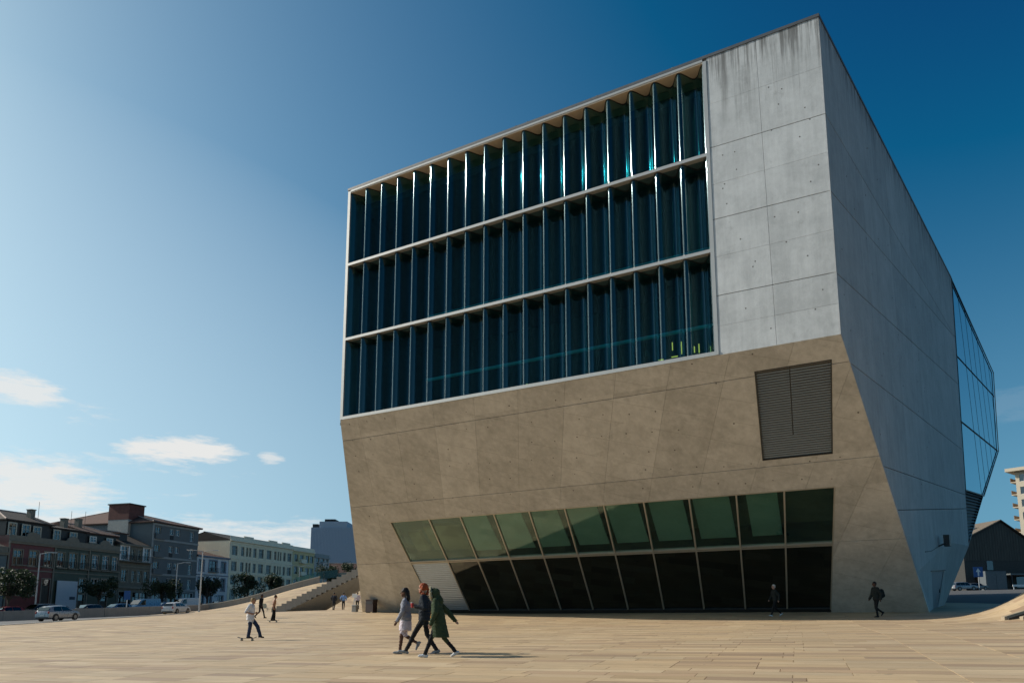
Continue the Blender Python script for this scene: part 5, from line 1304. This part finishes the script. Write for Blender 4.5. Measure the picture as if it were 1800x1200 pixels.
fold_seed = [0.0]
class Fig:
    def __init__(s): s.mb = MB(); s.tags = []
    def cap(s, p0, p1, r0, r1, m, n=10):
        p0, p1 = Vector(p0), Vector(p1); s.mb.ball(p0, r0, n, 6); s.mb.ball(p1, r1, n, 6)
        if (p1 - p0).length > 1e-4: s.mb.cyl(p0, p1, r0, r1, n)
        s.tags.append((np.array(p0), np.array(p1), r0, r1, m)); return s
    def ell(s, c, r, m):
        s.mb.ball(c, r, 14, 9); rr = min(r); c = Vector(c)
        ax = max(range(3), key=lambda i: r[i]); d = Vector((0, 0, 0)); d[ax] = r[ax] - rr
        s.tags.append((np.array(c - d), np.array(c + d), rr, rr, m)); return s
    def rings(s, rs, m, n=16):
        """rs: list of (centre, rx, ry)"""
        R_ = [[(c[0] + rx * math.cos(2 * math.pi * i / n), c[1] + ry * math.sin(2 * math.pi * i / n), c[2]) for i in range(n)] for c, rx, ry in rs]
        if R_[0][0][2] > R_[-1][0][2]: R_.reverse()
        s.mb.loft(R_)
        ms = m if isinstance(m, list) else [m] * (len(rs) - 1)
        for (a, b, mm) in zip(rs, rs[1:], ms):
            for off in (-1, 0, 1):
                ka, kb = max(a[2] - a[1], 0) * 0.8 * off, max(b[2] - b[1], 0) * 0.8 * off
                s.tags.append((np.array((a[0][0], a[0][1] + ka, a[0][2])), np.array((b[0][0], b[0][1] + kb, b[0][2])), min(a[1], a[2]), min(b[1], b[2]), mm))
        return s
    def finish(s, name, parent, vox, smooth=3):
        me = s.mb.mesh('tmp', [FEAT]); o = link('tmp', me)
        rm_ = o.modifiers.new('r', 'REMESH'); rm_.mode = 'VOXEL'; rm_.voxel_size = vox; rm_.use_smooth_shade = True
        sm = o.modifiers.new('s', 'SMOOTH'); sm.iterations = smooth; sm.factor = 0.5
        dg = bpy.context.evaluated_depsgraph_get(); me2 = bpy.data.meshes.new_from_object(o.evaluated_get(dg))
        bpy.data.objects.remove(o); bpy.data.meshes.remove(me); me2.name = name; me2.materials.clear()
        mats = []
        for t in s.tags:
            if t[4] not in mats: mats.append(t[4])
        for m in mats: me2.materials.append(m)
        # soft folds and creases
        n_ = len(me2.vertices); co = np.empty(n_ * 3); no = np.empty(n_ * 3)
        me2.vertices.foreach_get('co', co); me2.vertex_normals.foreach_get('vector', no); co = co.reshape(-1, 3); no = no.reshape(-1, 3)
        q = fold_seed[0]; X, Y, Z = co.T
        dsp = 0.0065 * np.sin(X * 23 + 4.1 * np.sin(Z * 11 + q) + 2.3 * Y * 9 + q) * np.sin(Z * 31 + 3 * np.sin(Y * 17 + q) + X * 14) + 0.003 * np.sin(Z * 83 + 5 * np.sin(X * 29 + q) + Y * 41)
        me2.vertices.foreach_set('co', (co + no * dsp[:, None]).ravel()); me2.update(); fold_seed[0] += 3.7
        nv = len(me2.polygons); C = np.empty(nv * 3); me2.polygons.foreach_get('center', C); C = C.reshape(-1, 3)
        best = np.full(nv, 1e9); idx = np.zeros(nv, dtype=np.int32)
        for (a, b, ra, rb, m) in s.tags:
            d = b - a; L = float(d @ d)
            t = np.clip(((C - a) @ d) / L, 0, 1) if L > 1e-9 else np.zeros(nv)
            dist = np.linalg.norm(C - (a + t[:, None] * d), axis=1) - (ra + (rb - ra) * t)
            k = dist < best; best[k] = dist[k]; idx[k] = mats.index(m)
        me2.polygons.foreach_set('material_index', idx); me2.polygons.foreach_set('use_smooth', np.ones(nv, dtype=bool)); me2.update()
        return link(name, me2, parent)

def hand(F, wrist, d, side, m, curl=0.5):
    d = Vector(d).normalized(); lat = d.cross(Vector((0, side, 0))); lat = lat.normalized() if lat.length > 0.1 else Vector((1, 0, 0))
    nrm = Vector((0, -side, 0)); nrm = (nrm - d * nrm.dot(d)); nrm = nrm.normalized() if nrm.length > 0.1 else d.orthogonal().normalized()
    w = Vector(wrist); k = w + d * 0.085
    F.cap(w, w + d * 0.03, 0.026, 0.028, m, 8)
    for q in (-1, 0, 1): F.cap(w + d * 0.035 + lat * 0.017 * q, k + lat * 0.02 * q, 0.018, 0.016, m, 6)
    for q, ln in zip((-1.5, -0.5, 0.5, 1.5), (0.060, 0.075, 0.080, 0.070)):
        a = k + lat * 0.0175 * q; b = a + (d * (1 - curl * 0.4) + nrm * curl * 0.6).normalized() * ln * 0.55; c = b + (d * (1 - curl) + nrm * curl).normalized() * ln * 0.5
        F.cap(a, b, 0.0095, 0.009, m, 6); F.cap(b, c, 0.009, 0.0075, m, 6)
    a = w + d * 0.03 + lat * 0.030; b = a + (d * 0.7 + lat * 0.6 + nrm * 0.3).normalized() * 0.045; F.cap(a, b, 0.012, 0.011, m, 6); F.cap(b, b + (d * 0.9 + nrm * 0.3).normalized() * 0.03, 0.011, 0.008, m, 6)

def person(label, x, y, rz, ht, pose, look, vox=0.013, extra=None, z=None):
    p = empty('person', (x, y, G(x, y) if z is None else z), R(rz), label, 'person')
    p.scale = (ht / 1.75,) * 3
    F = Fig(); skin, top, bot, shoe = look['skin'], look['top'], look['bot'], look['shoe']
    le = pose.get('lean', 0.02); hipz = pose.get('hipz', 0.93); hx = pose.get('hipx', 0.0)
    shz = hipz + 0.50; tp = look.get('thick', 0.0)
    def cx(zz): return hx + (le - hx) * max(0, (zz - hipz)) / 0.5
    # legs
    for k, s in (('L', 1), ('R', -1)):
        kn, an = pose[k]['knee'], pose[k]['ankle']; yo = pose[k].get('y', 0.085)
        H = Vector((hx, s * 0.085, hipz)); K = Vector((kn[0], s * (0.085 + yo) / 2, kn[1])); A = Vector((an[0], s * yo, an[1]))
        bare = look.get('legs', 'long')
        lt, ct = look.get('leg_r', (0.088, 0.062, 0.050)), 0
        F.cap(H, K, lt[0], lt[1], bot if bare != 'bare' else skin); F.cap(K, A, lt[1] * 0.98, lt[2], bot if bare == 'long' else skin)
        if bare != 'long': F.cap(K.lerp(A, 0.25), K.lerp(A, 0.6), 0.052, 0.042, skin)
        pt = R(pose[k].get('pitch', 0)); f = Vector((math.cos(pt), 0, math.sin(pt))); u = Vector((-math.sin(pt), 0, math.cos(pt)))
        heel = A - f * 0.045 - u * 0.055; toe = A + f * 0.155 - u * 0.065
        F.cap(A - u * 0.01, A - u * 0.04, 0.042, 0.046, shoe); F.cap(heel, A + f * 0.06 - u * 0.05, 0.040, 0.042, shoe); F.cap(A + f * 0.05 - u * 0.052, toe, 0.043, 0.031, shoe)
        F.cap(heel - u * 0.02, toe - u * 0.012, 0.022, 0.020, look.get('sole', shoe))
    # torso
    t0 = look.get('waistmat', bot); wdt = look.get('width', 1.0)
    rs = [((hx, 0, hipz - 0.07), 0.095 + tp, 0.145 * wdt + tp), ((hx, 0, hipz + 0.03), 0.112 + tp, 0.162 * wdt + tp), ((cx(hipz + 0.15), 0, hipz + 0.15), 0.100 + tp, 0.142 * wdt + tp), ((cx(hipz + 0.30), 0, hipz + 0.30), 0.115 + tp, 0.160 * wdt + tp), ((cx(hipz + 0.42), 0, hipz + 0.42), 0.112 + tp, 0.178 * wdt + tp), ((cx(hipz + 0.5), 0, hipz + 0.515), 0.070 + tp * .5, 0.150 * wdt), ((cx(hipz + 0.55), 0, hipz + 0.56), 0.052, 0.070)]
    F.rings(rs, [t0, top, top, top, top, look.get('collar', top)])
    # neck and head
    hp = pose.get('head', (0.03, 0.0)); hc = Vector((cx(shz) + hp[0], 0, shz + 0.235 + hp[1]))
    F.cap((cx(shz), 0, shz + 0.02), hc + Vector((-0.015, 0, -0.09)), 0.056, 0.050, skin)
    F.ell(hc + Vector((-0.008, 0, 0.015)), (0.098, 0.077, 0.108), skin); F.cap(hc + Vector((0.035, 0, -0.05)), hc + Vector((0.055, 0, -0.085)), 0.050, 0.032, skin)
    F.cap(hc + Vector((0.088, 0, 0.01)), hc + Vector((0.108, 0, -0.025)), 0.010, 0.014, skin, 6)
    for s in (-1, 1):
        F.ell(hc + Vector((0.0, s * 0.078, -0.005)), (0.018, 0.012, 0.030), skin); F.ell(hc + Vector((0.083, s * 0.032, 0.012)), (0.010, 0.014, 0.008), FEAT)
    F.ell(hc + Vector((0.082, 0, -0.058)), (0.010, 0.022, 0.007), LIPS)
    # arms
    for k, s in (('LA', 1), ('RA', -1)):
        e, h = pose[k]; S = Vector((cx(shz), s * 0.185 * wdt, shz)); E_ = Vector((e[0], s * e[1], e[2])); H = Vector((h[0], s * h[1], h[2]))
        sl_ = look.get('sleeve', 'long'); st_ = 0.012 + tp * 0.5
        F.cap(S, E_, 0.060 + tp * .6, 0.047 + (st_ if sl_ == 'long' else 0.0), top if sl_ != 'none' else skin)
        if sl_ == 'short': F.cap(S.lerp(E_, 0.45), E_, 0.05, 0.042, skin); F.cap(S, S.lerp(E_, 0.7), 0.068, 0.066, top)
        F.cap(E_, H, 0.043 + (st_ if sl_ == 'long' else 0), 0.030 + (st_ if sl_ == 'long' else 0), top if sl_ == 'long' else skin)
        hand(F, H, (H - E_), s, skin, 0.55)
    if extra: extra(F, hc, cx, hipz, shz)
    F.finish('body', p, vox)
    return p, hc
def hair(p, balls, m, vox=0.014):
    F = Fig()
    for (c, r) in balls: F.ell(c, r if isinstance(r, tuple) else (r, r, r), m)
    return F.finish('hair', p, vox, 2)
def short_hair(p, hc, m, vox=0.012): return hair(p, [(hc + Vector((-0.022, 0, 0.045)), (0.098, 0.083, 0.090)), (hc + Vector((-0.055, 0, -0.005)), (0.058, 0.076, 0.075))], m, vox)

WALK = dict(L=dict(knee=(0.20, 0.52), ankle=(0.30, 0.10), pitch=10), R=dict(knee=(-0.02, 0.50), ankle=(-0.36, 0.19), pitch=-35), LA=((-0.10, 0.26, 1.17), (-0.06, 0.27, 0.92)), RA=((0.06, 0.26, 1.16), (0.22, 0.24, 0.95)), lean=0.04)
def pz(**k): d = dict(WALK); d.update(k); return d

# the three walking abreast
top_g = cloth('sweater_grey', (0.25, 0.26, 0.30)); skirt_l = cloth('lilac_skirt', (0.52, 0.47, 0.53))
def skirt(F, hc, cx, hipz, shz):
    F.rings([((0.0, 0, hipz + 0.06), 0.135, 0.175), ((0.01, 0, hipz - 0.12), 0.165, 0.195), ((0.02, 0, hipz - 0.30), 0.17, 0.195)], skirt_l)
    F.rings([((0.02, 0, hipz + 0.18), 0.15, 0.19), ((0.0, 0, hipz + 0.02), 0.16, 0.20)], top_g)
p, hc = person('walker with long black hair, grey sweater and pale lilac skirt, leftmost of the three', -2.82, 19.93, 180, 1.70,
    dict(L=dict(knee=(0.10, 0.50), ankle=(0.14, 0.10), pitch=4), R=dict(knee=(0.03, 0.50), ankle=(-0.30, 0.30), pitch=-60), LA=((0.06, 0.25, 1.14), (0.20, 0.25, 0.90)), RA=((0.02, 0.26, 1.15), (0.12, 0.27, 0.90)), lean=0.03),
    dict(skin=SK_D, top=top_g, bot=skirt_l, shoe=SHOE_G, sole=SHOE_W, legs='bare', leg_r=(0.085, 0.058, 0.040), thick=0.02, waistmat=skirt_l), 0.011, skirt)
hair(p, [(hc + Vector((-0.02, 0, 0.045)), (0.108, 0.095, 0.095)), (hc + Vector((-0.075, 0, -0.03)), (0.075, 0.10, 0.11)), (hc + Vector((-0.10, 0, -0.14)), (0.065, 0.11, 0.10)), (hc + Vector((-0.10, 0, -0.22)), (0.05, 0.09, 0.07))], HAIR_B)
jk = cloth('jacket_navy', (0.020, 0.026, 0.034)); blk = cloth('trousers_black', (0.014, 0.015, 0.016))
p, hc = person('walker with curly red hair and dark jacket holding a red cup, middle of the three', -2.28, 19.55, 180, 1.80,
    dict(L=dict(knee=(0.24, 0.54), ankle=(0.44, 0.12), pitch=14), R=dict(knee=(-0.06, 0.50), ankle=(-0.30, 0.13), pitch=-18), LA=((-0.02, 0.28, 1.17), (0.20, 0.20, 1.20)), RA=((-0.10, 0.26, 1.17), (-0.06, 0.26, 0.93)), lean=0.03, head=(0.04, -0.005)),
    dict(skin=SK_L, top=jk, bot=blk, shoe=SHOE_G, sole=SHOE_W, thick=0.025), 0.011,
    lambda F, hc, cx, hipz, shz: F.rings([((0.01, 0, hipz + 0.16), 0.15, 0.19), ((0, 0, hipz - 0.08), 0.155, 0.195)], jk))
rr = random.Random(4); balls = [(hc + Vector((-0.03, 0, 0.04)), (0.115, 0.105, 0.105))]
for _ in range(26):
    a = rr.uniform(0, 6.28); b = rr.uniform(-1.0, 1.3); q = Vector((-0.05 + 0.105 * math.cos(a) * math.cos(b), 0.105 * math.sin(a) * math.cos(b), -0.03 + 0.14 * math.sin(b)))
    if q.x > 0.055 and q.z < 0.06: continue
    balls.append((hc + q, rr.uniform(0.028, 0.045)))
hair(p, balls, HAIR_R, 0.013)
cup = empty('drink_cup', p.matrix_basis @ Vector((0, 0, 0)), 0, 'red cup held up by the red-haired walker', 'cup')
M_ = Matrix.Translation(p.location) @ Matrix.Rotation(R(180), 4, 'Z') @ Matrix.Scale(1.80 / 1.75, 4)
cup.location = M_ @ Vector((0.30, 0.185, 1.175))
MB().cyl((0, 0, 0), (0, 0, 0.12), 0.030, 0.040, 12).build('cup_body', mat('cup_red', (0.42, 0.03, 0.03), 0.5), cup); MB().cyl((0, 0, 0.12), (0, 0, 0.132), 0.042, 0.040, 12).build('lid', white_paint, cup)

park = cloth('parka_green', (0.034, 0.052, 0.026)); fur = mat('hood_fur', (0.30, 0.27, 0.17), 0.95, var=0.35, scale=40.0, bump=0.8, bscale=90); orange = cloth('shirt_orange', (0.42, 0.20, 0.03)); cuff = cloth('cuff_brown', (0.16, 0.06, 0.035))
def coat(F, hc, cx, hipz, shz):
    F.rings([((0.03, 0, hipz + 0.30), 0.165, 0.205), ((0.0, 0, hipz + 0.05), 0.180, 0.225), ((-0.03, 0, hipz - 0.20), 0.205, 0.235), ((-0.06, 0, hipz - 0.42), 0.235, 0.245)], park)
    F.cap((0.13, 0, hipz + 0.36), (0.165, 0, hipz + 0.05), 0.055, 0.045, orange)
    F.ell(hc + Vector((-0.05, 0, 0.02)), (0.135, 0.125, 0.150), park); F.cap(hc + Vector((-0.10, 0, -0.08)), (cx(shz) - 0.06, 0, shz), 0.12, 0.13, park)
p, hc = person('walker in a long green parka with fur-trimmed hood and white sneakers, nearest of the three', -1.83, 18.62, 180, 1.68,
    dict(L=dict(knee=(0.16, 0.52), ankle=(0.32, 0.10), pitch=4), R=dict(knee=(-0.14, 0.50), ankle=(-0.44, 0.16), pitch=-28), LA=((0.05, 0.29, 1.16), (0.16, 0.27, 0.86)), RA=((-0.20, 0.29, 1.18), (-0.40, 0.29, 0.95)), lean=0.06, head=(0.09, -0.05)),
    dict(skin=SK_L, top=park, bot=blk, shoe=SHOE_W, sole=SHOE_W, thick=0.035), 0.011, coat)
fb_ = []
for k in range(22):
    a = 2 * math.pi * k / 22; fb_.append((hc + Vector((0.045 + 0.02 * math.cos(a), 0.122 * math.sin(a), 0.01 + 0.150 * math.cos(a))), rr.uniform(0.030, 0.042)))
hair(p, fb_, fur, 0.014).name = 'hood_trim'

# skateboards
deckm = mat('skate_deck', (0.035, 0.028, 0.022), 0.7); wheelm = mat('skate_wheel', (0.25, 0.22, 0.18), 0.6); truckm = mat('skate_truck', (0.25, 0.25, 0.26), 0.4, 0.8)
def skateboard(label, x, y, rz):
    s = empty('skateboard', (x, y, G(x, y) + 0.012), R(rz), label, 'skateboard', 'skateboards')
    prof = [(-0.40, 0.155), (-0.30, 0.115), (-0.2, 0.105), (0.2, 0.105), (0.30, 0.115), (0.40, 0.155)]
    MB().loft([[(a, -w, b), (a, w, b), (a, w, b + 0.014), (a, -w, b + 0.014)] for (a, b), w in zip(prof, (0.06, 0.10, 0.105, 0.105, 0.10, 0.06))]).build('deck', deckm, s)
    for a in (-0.22, 0.22):
        MB().box((a - 0.03, -0.06, 0.045), (a + 0.03, 0.06, 0.104)).build('truck', truckm, s)
        for q in (-1, 1): MB().cyl((a, q * 0.065, 0.03), (a, q * 0.10, 0.03), 0.03, n=12).build('wheel', wheelm, s)
    return s
tee = cloth('tee_white', (0.62, 0.61, 0.62)); jean = cloth('jeans_blue', (0.026, 0.040, 0.075))
skateboard('skateboard under the foot of the skater in the white tee', -11.24, 31.9, 2)
p, hc = person('skater in white tee and blue jeans pushing off beside a board', -11.15, 31.9, 0, 1.78,
    dict(L=dict(knee=(0.28, 0.60), ankle=(0.40, 0.23), pitch=-6, y=0.14), R=dict(knee=(0.04, 0.62), ankle=(-0.02, 0.205), pitch=0), LA=((-0.14, 0.30, 1.17), (0.10, 0.26, 1.16)), RA=((-0.12, 0.28, 1.18), (0.10, 0.24, 1.14)), lean=0.03, hipz=0.96, head=(0.07, -0.03)),
    dict(skin=SK_T, top=tee, bot=jean, shoe=SHOE_D, sleeve='short', thick=0.03, leg_r=(0.10, 0.082, 0.070), waistmat=tee), 0.012,
    lambda F, hc, cx, hipz, shz: F.rings([((0.0, 0, hipz + 0.16), 0.15, 0.19), ((0, 0, hipz - 0.10), 0.155, 0.20)], tee))
short_hair(p, hc, HAIR_F)
skateboard('skateboard under the shirtless skater', -15.85, 49.7, 4)
p, hc = person('shirtless skater in black trousers riding a board', -15.85, 49.7, 20, 1.74,
    dict(L=dict(knee=(0.06, 0.62), ankle=(0.06, 0.205), y=0.12), R=dict(knee=(0.0, 0.62), ankle=(-0.10, 0.205), y=0.10), LA=((-0.02, 0.27, 1.20), (0.06, 0.27, 0.98)), RA=((-0.06, 0.27, 1.20), (0.00, 0.28, 0.97)), lean=0.04, hipz=0.99, head=(0.06, -0.02)),
    dict(skin=SK_T, top=SK_T, bot=blk, shoe=SHOE_D, sleeve='none', leg_r=(0.105, 0.09, 0.075)), 0.014)
short_hair(p, hc, HAIR_B)
p, hc = person('dark-clothed passer-by half hidden behind the skater in the white tee', -18.95, 56.3, -10, 1.76, pz(), dict(skin=SK_D, top=blk, bot=blk, shoe=SHOE_D, thick=0.02), 0.015); short_hair(p, hc, HAIR_B)
# three by the hall's corner
suit = cloth('suit_navy', (0.018, 0.022, 0.032)); bshirt = cloth('shirt_blue', (0.16, 0.27, 0.50)); lil = cloth('shirt_pale_lilac', (0.42, 0.38, 0.44))
STAND = dict(L=dict(knee=(0.03, 0.52), ankle=(0.0, 0.10)), R=dict(knee=(0.06, 0.52), ankle=(-0.12, 0.12), pitch=-15), LA=((-0.05, 0.30, 1.18), (0.08, 0.27, 1.02)), RA=((-0.05, 0.30, 1.18), (0.08, 0.27, 1.02)), lean=0.02)
p, hc = person('person in dark navy suit, leftmost of the three by the hall corner', -18.9, 79.2, 80, 1.80, STAND, dict(skin=SK_T, top=suit, bot=suit, shoe=SHOE_D, thick=0.03), 0.017); short_hair(p, hc, HAIR_B)
p, hc = person('person in light blue shirt, middle of the three by the hall corner', -17.85, 79.0, 95, 1.78, STAND, dict(skin=SK_T, top=bshirt, bot=blk, shoe=SHOE_D, thick=0.02), 0.017); short_hair(p, hc, HAIR_B)
p, hc = person('person in pale lilac shirt, rightmost of the three by the hall corner', -16.4, 79.2, 110, 1.78, pz(), dict(skin=SK_T, top=lil, bot=blk, shoe=SHOE_D, thick=0.02), 0.017); short_hair(p, hc, HAIR_B)
# two in the hall's shade
dkc = cloth('coat_dark', (0.020, 0.024, 0.022))
p, hc = person('person with backpack walking in the shade below the hall side', 19.9, 40.7, 185, 1.90, dict(WALK, L=dict(knee=(0.10, 0.50), ankle=(0.06, 0.10)), R=dict(knee=(0.02, 0.48), ankle=(-0.30, 0.26), pitch=-50)), dict(skin=SK_D, top=dkc, bot=blk, shoe=SHOE_D, thick=0.05), 0.014); short_hair(p, hc, HAIR_B)
bpk = empty('backpack', (20.22, 40.73, G(19.9, 40.7) + 1.06), R(185), 'dark backpack on the walker in the shade', 'backpack')
F = Fig(); F.ell((0, 0, 0.24), (0.13, 0.17, 0.26), dkc); F.ell((-0.08, 0, 0.14), (0.08, 0.13, 0.13), dkc); F.finish('bag', bpk, 0.02)
for s in (-1, 1): MB().tube([(0.08, s * 0.10, 0.45), (0.30, s * 0.11, 0.44), (0.36, s * 0.12, 0.25), (0.10, s * 0.14, 0.08)], 0.018, 6).build('strap', dkc, bpk)
p, hc = person('grey-haired person in dark clothes close to the dark ground-floor glazing', 15.6, 44.2, 190, 1.84, pz(), dict(skin=SK_L, top=dkc, bot=blk, shoe=SHOE_W, thick=0.03), 0.015); short_hair(p, hc, HAIR_G)
